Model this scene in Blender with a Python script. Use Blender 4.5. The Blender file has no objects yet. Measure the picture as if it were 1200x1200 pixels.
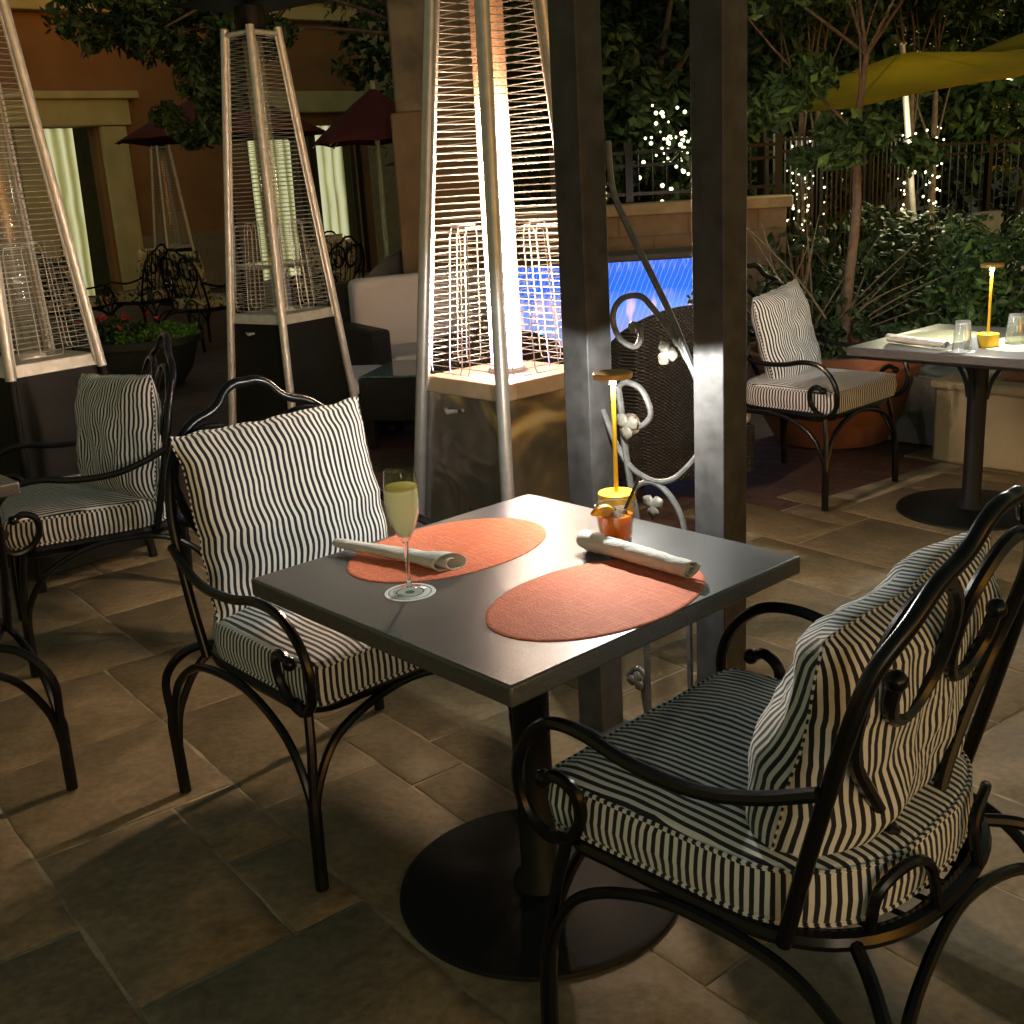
import bpy, math, random
import numpy as np
from mathutils import Vector, Matrix, noise

PI = math.pi
sc = bpy.context.scene
COL = sc.collection
random.seed(7)

# ------------------------------------------------------------------ camera
FPX, PITCH, ROLL, HCAM = 1306.8, 0.28594, -0.05999, 1.499
fw = Vector((0, math.cos(PITCH), -math.sin(PITCH)))
r0 = Vector((1, 0, 0)); u0 = r0.cross(fw)
RT = math.cos(ROLL) * r0 + math.sin(ROLL) * u0
UP = -math.sin(ROLL) * r0 + math.cos(ROLL) * u0
CO = Vector((0, 0, HCAM))
cam = bpy.data.objects.new('camera', bpy.data.cameras.new('camera'))
COL.objects.link(cam)
cam.data.sensor_width = 36; cam.data.lens = FPX / 1200 * 36
cam.data.clip_start = 0.02; cam.data.clip_end = 500
M = Matrix((RT, UP, -fw)).transposed().to_4x4(); M.translation = CO
cam.matrix_world = M
sc.camera = cam

def ray(x, y):
    return (x - 600) / FPX * RT - (y - 600) / FPX * UP + fw
def atz(x, y, z):
    d = ray(x, y); return CO + d * ((z - HCAM) / d.z)
def aty(x, y, Y):
    d = ray(x, y); return CO + d * (Y / d.y)
def atplane(x, y, p0, n):
    d = ray(x, y); return CO + d * ((p0 - CO).dot(n) / d.dot(n))

# ------------------------------------------------------------------ object helpers
def tag(o, label=None, cat=None, group=None, kind=None):
    if label: o['label'] = label
    if cat: o['category'] = cat
    if group: o['group'] = group
    if kind: o['kind'] = kind
    return o
def thing(name, label, cat, loc=(0, 0, 0), rz=0, group=None):
    o = bpy.data.objects.new(name, None); COL.objects.link(o)
    o.empty_display_size = .1
    o.location = loc; o.rotation_euler = (0, 0, rz)
    return tag(o, label, cat, group)
def kids(o): return [c for c in list(COL.objects) if c.parent == o]
def dup(root, loc=None, rz=None, label=None, group=None, parent=None):
    r = root.copy(); COL.objects.link(r)
    if parent is not None: r.parent = parent
    if loc is not None: r.location = loc
    if rz is not None: r.rotation_euler = (0, 0, rz)
    if label: r['label'] = label
    if group: r['group'] = group
    for c in kids(root): dup(c, parent=r)
    return r

class MB:
    def __init__(s): s.v = []; s.f = []; s.uv = []; s.mi = []; s.cur = 0
    def add(s, vs, fs, uvs=None):
        b = len(s.v); s.v += [tuple(v) for v in vs]
        for k, f in enumerate(fs):
            s.f.append(tuple(b + i for i in f)); s.mi.append(s.cur)
            s.uv.append(uvs[k] if uvs else [(0, 0)] * len(f))
    def box(s, c, d, rz=0, taper=1.0, rot=None):
        R = rot if rot else Matrix.Rotation(rz, 3, 'Z')
        vs = []
        for z in (-1, 1):
            k = taper if z > 0 else 1
            for x, y in ((-1, -1), (1, -1), (1, 1), (-1, 1)):
                vs.append(Vector(c) + R @ Vector((x * d[0] / 2 * k, y * d[1] / 2 * k, z * d[2] / 2)))
        s.add(vs, [(3, 2, 1, 0), (4, 5, 6, 7), (0, 1, 5, 4), (1, 2, 6, 5), (2, 3, 7, 6), (3, 0, 4, 7)])
    def tube(s, pts, r, n=8, closed=False, cap=True, flat=1.0, upv=None):
        pts = [Vector(p) for p in pts]; m = len(pts)
        rr = r if isinstance(r, (list, tuple)) else [r] * m
        b = len(s.v); L = 0; prev = None; Ls = []
        for i, p in enumerate(pts):
            if closed: t = pts[(i + 1) % m] - pts[i - 1]
            else: t = pts[min(i + 1, m - 1)] - pts[max(i - 1, 0)]
            if t.length < 1e-9: t = Vector((0, 0, 1))
            t.normalize()
            if prev is None:
                a = Vector(upv) if upv else (Vector((0, 0, 1)) if abs(t.z) < .9 else Vector((1, 0, 0)))
                nrm = (a - t * a.dot(t)).normalized()
            else:
                nrm = prev - t * prev.dot(t)
                nrm = nrm.normalized() if nrm.length > 1e-6 else t.orthogonal().normalized()
            prev = nrm; bn = t.cross(nrm)
            if i: L += (p - pts[i - 1]).length
            Ls.append(L)
            for k in range(n):
                a = 2 * PI * k / n
                s.v.append(tuple(p + nrm * math.cos(a) * rr[i] + bn * math.sin(a) * rr[i] * flat))
        mm = m if closed else m - 1
        for i in range(mm):
            j = (i + 1) % m
            for k in range(n):
                k2 = (k + 1) % n
                s.f.append((b + i * n + k, b + i * n + k2, b + j * n + k2, b + j * n + k)); s.mi.append(s.cur)
                u1 = Ls[i]; u2 = Ls[j] if j else Ls[i] + .01
                s.uv.append([(u1, k / n), (u1, (k + 1) / n), (u2, (k + 1) / n), (u2, k / n)])
        if cap and not closed:
            s.f.append(tuple(b + k for k in range(n))[::-1]); s.mi.append(s.cur); s.uv.append([(0, 0)] * n)
            s.f.append(tuple(b + (m - 1) * n + k for k in range(n))); s.mi.append(s.cur); s.uv.append([(0, 0)] * n)
    def ball(s, c, r, n=10, sq=(1, 1, 1)):
        vs = []; fs = []
        h = n // 2
        for i in range(h + 1):
            a = PI * i / h
            for k in range(n):
                b_ = 2 * PI * k / n
                vs.append((c[0] + r * sq[0] * math.sin(a) * math.cos(b_), c[1] + r * sq[1] * math.sin(a) * math.sin(b_), c[2] + r * sq[2] * math.cos(a)))
        for i in range(h):
            for k in range(n):
                fs.append((i * n + k, (i + 1) * n + k, (i + 1) * n + (k + 1) % n, i * n + (k + 1) % n))
        s.add(vs, fs)
    def lathe(s, prof, n=40, c=(0, 0, 0), close=False):
        vs = []; fs = []; m = len(prof)
        for r, z in prof:
            for k in range(n):
                a = 2 * PI * k / n
                vs.append((c[0] + r * math.cos(a), c[1] + r * math.sin(a), c[2] + z))
        for i in range(m if close else m - 1):
            j = (i + 1) % m
            for k in range(n):
                k2 = (k + 1) % n
                fs.append((i * n + k, i * n + k2, j * n + k2, j * n + k))
        s.add(vs, fs)
    def build(s, name, mats, parent=None, smooth=True, bevel=0, fixn=True, loc=None, rz=None):
        me = bpy.data.meshes.new(name); me.from_pydata(s.v, [], s.f)
        if not isinstance(mats, (list, tuple)): mats = [mats]
        for m_ in mats: me.materials.append(m_)
        if len(mats) > 1: me.polygons.foreach_set('material_index', s.mi)
        uvl = me.uv_layers.new(name='UVMap'); flat = []
        for u in s.uv:
            for a in u: flat += [a[0], a[1]]
        uvl.data.foreach_set('uv', flat)
        if smooth:
            me.polygons.foreach_set('use_smooth', [True] * len(me.polygons))
            me.set_sharp_from_angle(angle=math.radians(42))
        me.update()
        o = bpy.data.objects.new(name, me); COL.objects.link(o)
        if parent: o.parent = parent
        if loc is not None: o.location = loc
        if rz is not None: o.rotation_euler = (0, 0, rz)
        if bevel:
            bv = o.modifiers.new('bevel', 'BEVEL'); bv.width = bevel; bv.segments = 2; bv.limit_method = 'ANGLE'; bv.angle_limit = math.radians(40)
        return o

def cr(pts, n=8, closed=False):
    """smooth curve through points"""
    P = [Vector(p) for p in pts]; out = []; m = len(P)
    rng = range(m if closed else m - 1)
    for i in rng:
        if closed: a, b, c, d = P[i - 1], P[i], P[(i + 1) % m], P[(i + 2) % m]
        else:
            b, c = P[i], P[i + 1]
            a = P[i - 1] if i else b * 2 - c
            d = P[i + 2] if i + 2 < m else c * 2 - b
        for k in range(n):
            t = k / n
            out.append(.5 * ((2 * b) + (c - a) * t + (2 * a - 5 * b + 4 * c - d) * t * t + (3 * b - 3 * c + d - a) * t ** 3))
    if not closed: out.append(P[-1])
    return out

# ------------------------------------------------------------------ materials
def newmat(name):
    m = bpy.data.materials.new(name); m.use_nodes = True
    nt = m.node_tree; b = nt.nodes['Principled BSDF']; return m, nt, b
def N(nt, t, **kw):
    n = nt.nodes.new(t)
    for k, v in kw.items():
        if k in n.inputs: n.inputs[k].default_value = v
        else: setattr(n, k, v)
    return n
def lk(nt, a, b): nt.links.new(a, b)
def mathn(nt, op, a, b=None):
    n = nt.nodes.new('ShaderNodeMath'); n.operation = op
    for i, v in enumerate((a, b)):
        if v is None: continue
        if isinstance(v, (int, float)): n.inputs[i].default_value = v
        else: lk(nt, v, n.inputs[i])
    return n.outputs[0]
def ramp(nt, fac, stops):
    n = nt.nodes.new('ShaderNodeValToRGB'); e = n.color_ramp.elements
    while len(e) < len(stops): e.new(.5)
    for i, (p, c) in enumerate(stops): e[i].position = p; e[i].color = (*c, 1)
    lk(nt, fac, n.inputs[0]); return n.outputs[0]
def mix(nt, f, a, b, mode='MIX'):
    n = nt.nodes.new('ShaderNodeMix'); n.data_type = 'RGBA'; n.blend_type = mode
    for k, v in ((0, f), (6, a), (7, b)):
        if isinstance(v, (int, float)): n.inputs[k].default_value = v
        elif isinstance(v, tuple): n.inputs[k].default_value = (*v, 1)
        else: lk(nt, v, n.inputs[k])
    return n.outputs[2]
def simple(name, col, rough=.5, metal=0, var=.15, scale=12, bump=0, bscale=60, spec=.5, rvar=0):
    m, nt, b = newmat(name)
    tc = N(nt, 'ShaderNodeTexCoord')
    ns = N(nt, 'ShaderNodeTexNoise', Scale=scale, Detail=5.0); lk(nt, tc.outputs['Object'], ns.inputs['Vector'])
    lo = tuple(c * (1 - var) for c in col); hi = tuple(min(1, c * (1 + var)) for c in col)
    lk(nt, ramp(nt, ns.outputs[0], [(.3, lo), (.7, hi)]), b.inputs['Base Color'])
    b.inputs['Roughness'].default_value = rough; b.inputs['Metallic'].default_value = metal
    b.inputs['Specular IOR Level'].default_value = spec
    if rvar:
        n2 = N(nt, 'ShaderNodeTexNoise', Scale=scale * 2.3, Detail=6.0); lk(nt, tc.outputs['Object'], n2.inputs['Vector'])
        lk(nt, ramp(nt, n2.outputs[0], [(.3, (rough - rvar,) * 3), (.7, (rough + rvar,) * 3)]), b.inputs['Roughness'])
    if bump:
        n3 = N(nt, 'ShaderNodeTexNoise', Scale=bscale, Detail=4.0); lk(nt, tc.outputs['Object'], n3.inputs['Vector'])
        bp = N(nt, 'ShaderNodeBump', Strength=bump, Distance=.01); lk(nt, n3.outputs[0], bp.inputs['Height']); lk(nt, bp.outputs[0], b.inputs['Normal'])
    return m
def emis(name, col, st, base=None, sample=True):
    m, nt, b = newmat(name)
    b.inputs['Base Color'].default_value = (*(base or (.8, .8, .8)), 1)
    b.inputs['Emission Color'].default_value = (*col, 1); b.inputs['Emission Strength'].default_value = st
    if not sample: m.cycles.emission_sampling = 'NONE'
    return m
def glassy(name, tint=(1, 1, 1), refl=1.0, body=0.0, bodycol=(1, 1, 1), rough=.02):
    """thin clear glass: passes light, reflects by angle"""
    m, nt, b = newmat(name); nt.nodes.remove(b)
    out = nt.nodes['Material Output']
    tr = N(nt, 'ShaderNodeBsdfTransparent', Color=(*tint, 1)); gl = N(nt, 'ShaderNodeBsdfGlossy', Roughness=rough)
    fr = N(nt, 'ShaderNodeLayerWeight', Blend=.5)
    f = mathn(nt, 'MULTIPLY', mathn(nt, 'ADD', mathn(nt, 'MULTIPLY', mathn(nt, 'POWER', fr.outputs['Facing'], 4.0), .75), .035), refl)
    mx = N(nt, 'ShaderNodeMixShader'); lk(nt, f, mx.inputs[0]); lk(nt, tr.outputs[0], mx.inputs[1]); lk(nt, gl.outputs[0], mx.inputs[2])
    res = mx.outputs[0]
    if body:
        tl = N(nt, 'ShaderNodeBsdfTranslucent', Color=(*bodycol, 1)); df = N(nt, 'ShaderNodeBsdfDiffuse', Color=(*bodycol, 1))
        a = N(nt, 'ShaderNodeAddShader'); lk(nt, tl.outputs[0], a.inputs[0]); lk(nt, df.outputs[0], a.inputs[1])
        m2 = N(nt, 'ShaderNodeMixShader'); m2.inputs[0].default_value = body; lk(nt, res, m2.inputs[1]); lk(nt, a.outputs[0], m2.inputs[2]); res = m2.outputs[0]
    lk(nt, res, out.inputs[0]); return m

def stripe_mat(name, dark=(.008, .010, .020), light=(.80, .80, .77), period=.0158, warp=.0035, duty=.5):
    m, nt, b = newmat(name)
    uv = N(nt, 'ShaderNodeUVMap'); uv.uv_map = 'UVMap'
    sp = N(nt, 'ShaderNodeSeparateXYZ'); lk(nt, uv.outputs[0], sp.inputs[0])
    ns = N(nt, 'ShaderNodeTexNoise', Scale=9.0, Detail=2.0); lk(nt, uv.outputs[0], ns.inputs['Vector'])
    w = mathn(nt, 'MULTIPLY', mathn(nt, 'SUBTRACT', ns.outputs[0], .5), warp * 2)
    x = mathn(nt, 'ADD', sp.outputs[0], w)
    fr = mathn(nt, 'FRACT', mathn(nt, 'ADD', mathn(nt, 'DIVIDE', x, period), 500.0))
    tri = mathn(nt, 'ABSOLUTE', mathn(nt, 'SUBTRACT', fr, .5))
    c = ramp(nt, tri, [(duty / 2 - .02, dark), (duty / 2 + .02, light)])
    n2 = N(nt, 'ShaderNodeTexNoise', Scale=22.0, Detail=4.0); lk(nt, uv.outputs[0], n2.inputs['Vector'])
    c = mix(nt, .22, c, ramp(nt, n2.outputs[0], [(.3, (.55, .53, .5)), (.7, (1, 1, 1))]), 'MULTIPLY')
    lk(nt, c, b.inputs['Base Color']); b.inputs['Roughness'].default_value = .85
    b.inputs['Sheen Weight'].default_value = .15
    n3 = N(nt, 'ShaderNodeTexNoise', Scale=700.0, Detail=2.0); lk(nt, uv.outputs[0], n3.inputs['Vector'])
    bp = N(nt, 'ShaderNodeBump', Strength=.25, Distance=.002); lk(nt, n3.outputs[0], bp.inputs['Height']); lk(nt, bp.outputs[0], b.inputs['Normal'])
    return m

mIron = simple('black_iron', (.005, .005, .006), .25, 0, .15, 30, .02, 120, .30, .02)
mPost = simple('painted_post', (.048, .047, .047), .55, 0, .35, 18, .12, 35, .35, .08)
mScroll = simple('grey_iron', (.13, .13, .125), .45, .3, .3, 40, .2, 80)
mBronzeLeaf = simple('leaf_iron', (.17, .16, .13), .5, .2, .3, 60, .2, 80)
mSteel = simple('steel', (.52, .51, .50), .34, .5, .12, 30, .05, 150, .5, .06)
mSteelDim = simple('steel_dull', (.52, .50, .46), .42, .45, .15, 30, .05, 150, .5, .08)
mWire = simple('wire', (.62, .57, .50), .35, .8, .1, 10)
mCabBlack = simple('black_cabinet', (.008, .008, .007), .5, 0, .3, 5, .1, 20, .12)
mStripe = stripe_mat('striped_canvas')
mStripeV = stripe_mat('striped_canvas_pillow', warp=.0035)
mMetalTop = None

def cab_steel():
    m, nt, b = newmat('stainless_panel')
    tc = N(nt, 'ShaderNodeTexCoord')
    ns = N(nt, 'ShaderNodeTexNoise', Scale=3.2, Detail=2.0, Distortion=.8); lk(nt, tc.outputs['Object'], ns.inputs['Vector'])
    n2 = N(nt, 'ShaderNodeTexNoise', Scale=7.0, Detail=6.0); lk(nt, tc.outputs['Object'], n2.inputs['Vector'])
    lk(nt, ramp(nt, n2.outputs[0], [(.3, (.36, .315, .30)), (.75, (.52, .46, .44))]), b.inputs['Base Color'])
    b.inputs['Metallic'].default_value = .92
    lk(nt, ramp(nt, n2.outputs[0], [(.3, (.13,) * 3), (.7, (.27,) * 3)]), b.inputs['Roughness'])
    bp = N(nt, 'ShaderNodeBump', Strength=.5, Distance=.05); lk(nt, ns.outputs[0], bp.inputs['Height']); lk(nt, bp.outputs[0], b.inputs['Normal'])
    return m
mCabSteel = cab_steel()
mTrayLit = simple('burner_tray', (.62, .42, .30), .4, .6, .15, 12)  # stainless plate; the flame's copper reflection is put into its colour
mGlassTube = glassy('glow_tinted_tube', (1, .93, .86), .5, .16, (1.0, .74, .56))  # salmon body colour stands in for the flame's glow in clear glass
mGlassTubeDim = glassy('unlit_tube', (.93, .93, .9), .7, .05, (.7, .7, .6))
mGlass = glassy('clear_glass', (.94, .96, .94), 1.5)

mGlassB = glassy('pressed_glass', (.86, .88, .87), 3.2, .04, (.9, .9, .85))

def flame_mat(name, st, z0=.9, z1=1.75):
    m, nt, b = newmat(name); nt.nodes.remove(b); out = nt.nodes['Material Output']
    tc = N(nt, 'ShaderNodeTexCoord'); sp = N(nt, 'ShaderNodeSeparateXYZ'); lk(nt, tc.outputs['Object'], sp.inputs[0])
    f = mathn(nt, 'DIVIDE', mathn(nt, 'SUBTRACT', sp.outputs[2], z0), z1 - z0)
    c = ramp(nt, f, [(0, (.10, .14, 1)), (.10, (.35, .32, .9)), (.2, (1, .82, .66)), (.6, (1, .86, .72)), (1, (1, .74, .52))])
    s = ramp(nt, f, [(0, (.03,) * 3), (.09, (.10,) * 3), (.22, (.75,) * 3), (.7, (1,) * 3), (1, (.35,) * 3)])
    e = N(nt, 'ShaderNodeEmission'); lk(nt, c, e.inputs[0]); lk(nt, mathn(nt, 'MULTIPLY', s, st), e.inputs[1])
    lk(nt, e.outputs[0], out.inputs[0]); return m
mFlame = flame_mat('flame', 520)

# tabletop laminate
def table_mat():
    m, nt, b = newmat('dark_laminate')
    tc = N(nt, 'ShaderNodeTexCoord')
    ns = N(nt, 'ShaderNodeTexNoise', Scale=260.0, Detail=3.0); lk(nt, tc.outputs['Object'], ns.inputs['Vector'])
    n2 = N(nt, 'ShaderNodeTexNoise', Scale=5.0, Detail=5.0); lk(nt, tc.outputs['Object'], n2.inputs['Vector'])
    c = ramp(nt, ns.outputs[0], [(.35, (.052, .052, .052)), (.7, (.10, .098, .094))])
    lk(nt, c, b.inputs['Base Color'])
    lk(nt, ramp(nt, n2.outputs[0], [(.3, (.34,) * 3), (.7, (.44,) * 3)]), b.inputs['Roughness'])
    b.inputs['Specular IOR Level'].default_value = .75
    bp = N(nt, 'ShaderNodeBump', Strength=.12, Distance=.002); lk(nt, ns.outputs[0], bp.inputs['Height']); lk(nt, bp.outputs[0], b.inputs['Normal'])
    return m
mTable = table_mat()
mBase = simple('table_base', (.006, .007, .007), .6, 0, .3, 9, .08, 120, .25)

def mat_mat(name, col, col2):
    m, nt, b = newmat(name)
    tc = N(nt, 'ShaderNodeTexCoord')
    def dashes(rot, bw, rh, off):
        mp = N(nt, 'ShaderNodeMapping'); mp.inputs['Rotation'].default_value = (0, 0, rot); mp.inputs['Location'].default_value = (off, off * .7, 0); lk(nt, tc.outputs['Object'], mp.inputs[0])
        sp = N(nt, 'ShaderNodeSeparateXYZ'); lk(nt, mp.outputs[0], sp.inputs[0])
        row = mathn(nt, 'FLOOR', mathn(nt, 'DIVIDE', sp.outputs[1], rh)); fy = mathn(nt, 'FRACT', mathn(nt, 'DIVIDE', sp.outputs[1], rh))
        cell = mathn(nt, 'FLOOR', mathn(nt, 'ADD', mathn(nt, 'DIVIDE', sp.outputs[0], bw), mathn(nt, 'MULTIPLY', row, .37)))
        cb = N(nt, 'ShaderNodeCombineXYZ'); lk(nt, cell, cb.inputs[0]); lk(nt, row, cb.inputs[1])
        wn_ = N(nt, 'ShaderNodeTexWhiteNoise'); wn_.noise_dimensions = '2D'; lk(nt, cb.outputs[0], wn_.inputs['Vector'])
        return mathn(nt, 'MULTIPLY', mathn(nt, 'GREATER_THAN', wn_.outputs['Value'], .72), mathn(nt, 'LESS_THAN', fy, .26))
    n2 = N(nt, 'ShaderNodeTexNoise', Scale=260.0, Detail=3.0); lk(nt, tc.outputs['Object'], n2.inputs['Vector'])
    h = mathn(nt, 'MAXIMUM', dashes(.05, .034, .0075, 0), dashes(1.62, .030, .0085, .31))
    c = mix(nt, mathn(nt, 'MULTIPLY', h, .6), ramp(nt, n2.outputs[0], [(.3, col), (.7, col2)]), tuple(min(1, k * 1.7) for k in col2))
    lk(nt, c, b.inputs['Base Color']); b.inputs['Roughness'].default_value = .75; b.inputs['Specular IOR Level'].default_value = .25
    hh = mathn(nt, 'ADD', h, mathn(nt, 'MULTIPLY', n2.outputs[0], .5))
    bp = N(nt, 'ShaderNodeBump', Strength=.8, Distance=.003); lk(nt, hh, bp.inputs['Height']); lk(nt, bp.outputs[0], b.inputs['Normal'])
    return m
mMat = mat_mat('orange_weave', (.62, .15, .07), (.72, .20, .10))
mMatCream = mat_mat('cream_weave', (.50, .50, .30), (.58, .57, .36))
mNapkin = simple('napkin_linen', (.66, .65, .60), .9, 0, .08, 30, .3, 260)
mCoaster = None
def coaster_mat():
    m, nt, b = newmat('paper_coaster')
    tc = N(nt, 'ShaderNodeTexCoord'); ln = N(nt, 'ShaderNodeVectorMath', operation='LENGTH'); lk(nt, tc.outputs['Object'], ln.inputs[0])
    w_, d_ = (.74, .76, .76), (.04, .05, .06)
    v = mathn(nt, 'MULTIPLY', ln.outputs['Value'], 19.0)
    c = ramp(nt, v, [(.0, d_), (.17, d_), (.19, w_), (.46, w_), (.475, d_), (.51, d_), (.525, w_), (.76, w_), (.775, d_), (.80, d_), (.815, w_)])
    lk(nt, c, b.inputs['Base Color']); b.inputs['Roughness'].default_value = .7; return m
mCoaster = coaster_mat()
mGold = simple('yellow_lamp_metal', (.85, .52, .03), .4, .1, .08, 20)
mGoldShade = simple('lamp_cap', (.55, .35, .10), .4, .4, .08, 20)
mLampGlow = emis('lamp_glow', (1, .96, .85), 14, sample=False)
mBlackPlastic = simple('black_straw', (.015, .012, .012), .35)

# ------------------------------------------------------------------ frame directions of the patio grid
F = Vector((.666, -.746, 0)); G = Vector((.746, .666, 0))
def rz_of(f): return math.atan2(-f[0], f[1])

# ------------------------------------------------------------------ GROUND
def stone_floor():
    m, nt, b = newmat('beige_paver')
    tc = N(nt, 'ShaderNodeTexCoord'); at = N(nt, 'ShaderNodeUVMap'); at.uv_map = 'UVMap'
    sp = N(nt, 'ShaderNodeSeparateXYZ'); lk(nt, at.outputs[0], sp.inputs[0])
    ns = N(nt, 'ShaderNodeTexNoise', Scale=7.0, Detail=12.0, Roughness=.72); lk(nt, tc.outputs['Object'], ns.inputs['Vector'])
    n2 = N(nt, 'ShaderNodeTexNoise', Scale=45.0, Detail=5.0); lk(nt, tc.outputs['Object'], n2.inputs['Vector'])
    c = ramp(nt, ns.outputs[0], [(.25, (.135, .100, .055)), (.42, (.21, .160, .088)), (.55, (.26, .20, .115)), (.75, (.33, .265, .165))])
    tone = ramp(nt, sp.outputs[0], [(0, (.94, .93, .91)), (.5, (.97, .955, .935)), (1, (1.0, 1.0, .97))])
    c = mix(nt, 1.0, c, tone, 'MULTIPLY')
    c = mix(nt, .4, c, ramp(nt, n2.outputs[0], [(.38, (.45, .43, .4)), (.62, (1, 1, 1))]), 'MULTIPLY')
    lk(nt, c, b.inputs['Base Color'])
    lk(nt, ramp(nt, ns.outputs[0], [(.3, (.5,) * 3), (.7, (.72,) * 3)]), b.inputs['Roughness'])
    n4 = N(nt, 'ShaderNodeTexNoise', Scale=14.0, Detail=8.0); lk(nt, tc.outputs['Object'], n4.inputs['Vector'])
    bp = N(nt, 'ShaderNodeBump', Strength=.6, Distance=.014); lk(nt, n4.outputs[0], bp.inputs['Height']); lk(nt, bp.outputs[0], b.inputs['Normal'])
    return m
mPaver = stone_floor()
mGrout = simple('grout', (.36, .30, .20), .9, 0, .5, 6, .3, 90)
g = MB(); g.box((0, 30, -.06), (160, 160, .10)); tag(g.build('ground', simple('dark_ground', (.07, .06, .05), .85, 0, .3, 1.5), smooth=False), kind='structure')
# patio: ashlar stones packed on a 0.21 m grid, axes U,V
Uf = Vector((.604, -.797, 0)); Vf = Vector((.797, .604, 0))
bl = (Vector((1.059, 4.765, 0)), Vector((2.145, 5.493, 0)))
def inpatio(p):
    d = (bl[1] - bl[0]).normalized(); n = Vector((-d.y, d.x, 0))
    if p.x > .3: return (p - bl[0]).dot(n) < 0 or p.x > 2.3 and p.y < 6.2
    return p.y < 5.4
def patio():
    rnd = random.Random(3); U = .172; n = 78
    occ = [[0] * n for _ in range(n)]; org = Vector((.2, 3.0, 0)) - Uf * (n / 2 * U) - Vf * (n / 2 * U) + Vf * .05
    sizes = [(3, 2), (2, 3), (2, 2), (3, 3), (4, 2), (2, 1), (1, 2), (1, 1)]
    mb = MB()
    for i in range(n):
        for j in range(n):
            if occ[i][j]: continue
            cand = sizes[:]; rnd.shuffle(cand); cand = sorted(cand, key=lambda s_: -(s_[0] * s_[1]) * rnd.uniform(.4, 1))
            for a, b_ in cand + [(1, 1)]:
                if i + a <= n and j + b_ <= n and all(not occ[i + x][j + y] for x in range(a) for y in range(b_)): break
            for x in range(a):
                for y in range(b_): occ[i + x][j + y] = 1
            cen = org + Uf * ((i + a / 2) * U) + Vf * ((j + b_ / 2) * U)
            if not inpatio(cen) or cen.y < -1.5: continue
            gp = .0045; bw = .004
            tone = rnd.random(); dz = rnd.uniform(-.0012, .0012)
            def ring(inset, z):
                out = []
                nx, ny = a * 3, b_ * 3
                lo = Vector((i * U + gp + inset, j * U + gp + inset)); hi = Vector(((i + a) * U - gp - inset, (j + b_) * U - gp - inset))
                per = [(lo.x + (hi.x - lo.x) * k / nx, lo.y) for k in range(nx)] + [(hi.x, lo.y + (hi.y - lo.y) * k / ny) for k in range(ny)] + \
                      [(hi.x - (hi.x - lo.x) * k / nx, hi.y) for k in range(nx)] + [(lo.x, hi.y - (hi.y - lo.y) * k / ny) for k in range(ny)]
                for px, py in per:
                    p = org + Uf * px + Vf * py
                    jit = .006
                    q = noise.noise_vector(Vector((px * 9, py * 9, i * 3.1 + j * 7.7)))
                    out.append((p.x + q.x * jit, p.y + q.y * jit, z + dz))
                return out
            r1, r2, r3 = ring(0, -.012), ring(0, -.003), ring(bw, 0); m_ = len(r1)
            vs = r1 + r2 + r3; fs = []
            for k in range(m_):
                k2 = (k + 1) % m_
                fs.append((k, k2, m_ + k2, m_ + k)); fs.append((m_ + k, m_ + k2, 2 * m_ + k2, 2 * m_ + k))
            fs.append(tuple(2 * m_ + k for k in range(m_)))
            mb.add(vs, fs, [[(tone, .5)] * len(f_) for f_ in fs])
    tag(mb.build('patio', mPaver), kind='structure')
patio()
gm = MB(); 
c1 = bl[0] + (bl[0] - bl[1]) * .7; c2 = bl[1] + (bl[1] - bl[0]) * .15
gm.add([(-7.5, -4, -.0042), (8, -4, -.0042), (8, 6.1, -.0042), (c2.x, 6.1, -.0042), (c2.x, c2.y, -.0042), (c1.x, c1.y, -.0042), (.3, 5.35, -.0042), (-7.5, 5.35, -.0042)], [tuple(range(8))])
tag(gm.build('mortar_bed', mGrout, smooth=False), kind='structure')
def brick_mat():
    m, nt, b = newmat('brick_paving'); tc = N(nt, 'ShaderNodeTexCoord')
    mp = N(nt, 'ShaderNodeMapping'); mp.inputs['Rotation'].default_value = (0, 0, .65); lk(nt, tc.outputs['Object'], mp.inputs[0])
    br = N(nt, 'ShaderNodeTexBrick', Scale=1.0); br.inputs['Brick Width'].default_value = .2; br.inputs['Row Height'].default_value = .1; br.inputs['Mortar Size'].default_value = .006
    br.inputs['Color1'].default_value = (.10, .055, .042, 1); br.inputs['Color2'].default_value = (.15, .085, .062, 1); br.inputs['Mortar'].default_value = (.05, .04, .035, 1)
    lk(nt, mp.outputs[0], br.inputs['Vector'])
    ns = N(nt, 'ShaderNodeTexNoise', Scale=1.3, Detail=7.0); lk(nt, tc.outputs['Object'], ns.inputs['Vector'])
    lk(nt, mix(nt, .7, br.outputs[0], ramp(nt, ns.outputs[0], [(.3, (.5, .5, .5)), (.7, (1.2, 1.1, 1.1))]), 'MULTIPLY'), b.inputs['Base Color'])
    b.inputs['Roughness'].default_value = .6
    bp = N(nt, 'ShaderNodeBump', Strength=.4, Distance=.005); lk(nt, br.outputs['Fac'], bp.inputs['Height']); bp.invert = True; lk(nt, bp.outputs[0], b.inputs['Normal'])
    return m
bp_ = MB(); bp_.add([(-26, 3.5, -.0085), (26, 3.5, -.0085), (26, 40, -.0085), (-26, 40, -.0085)], [(0, 1, 2, 3)])
tag(bp_.build('brick_courtyard', brick_mat(), smooth=False), kind='structure')

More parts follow.
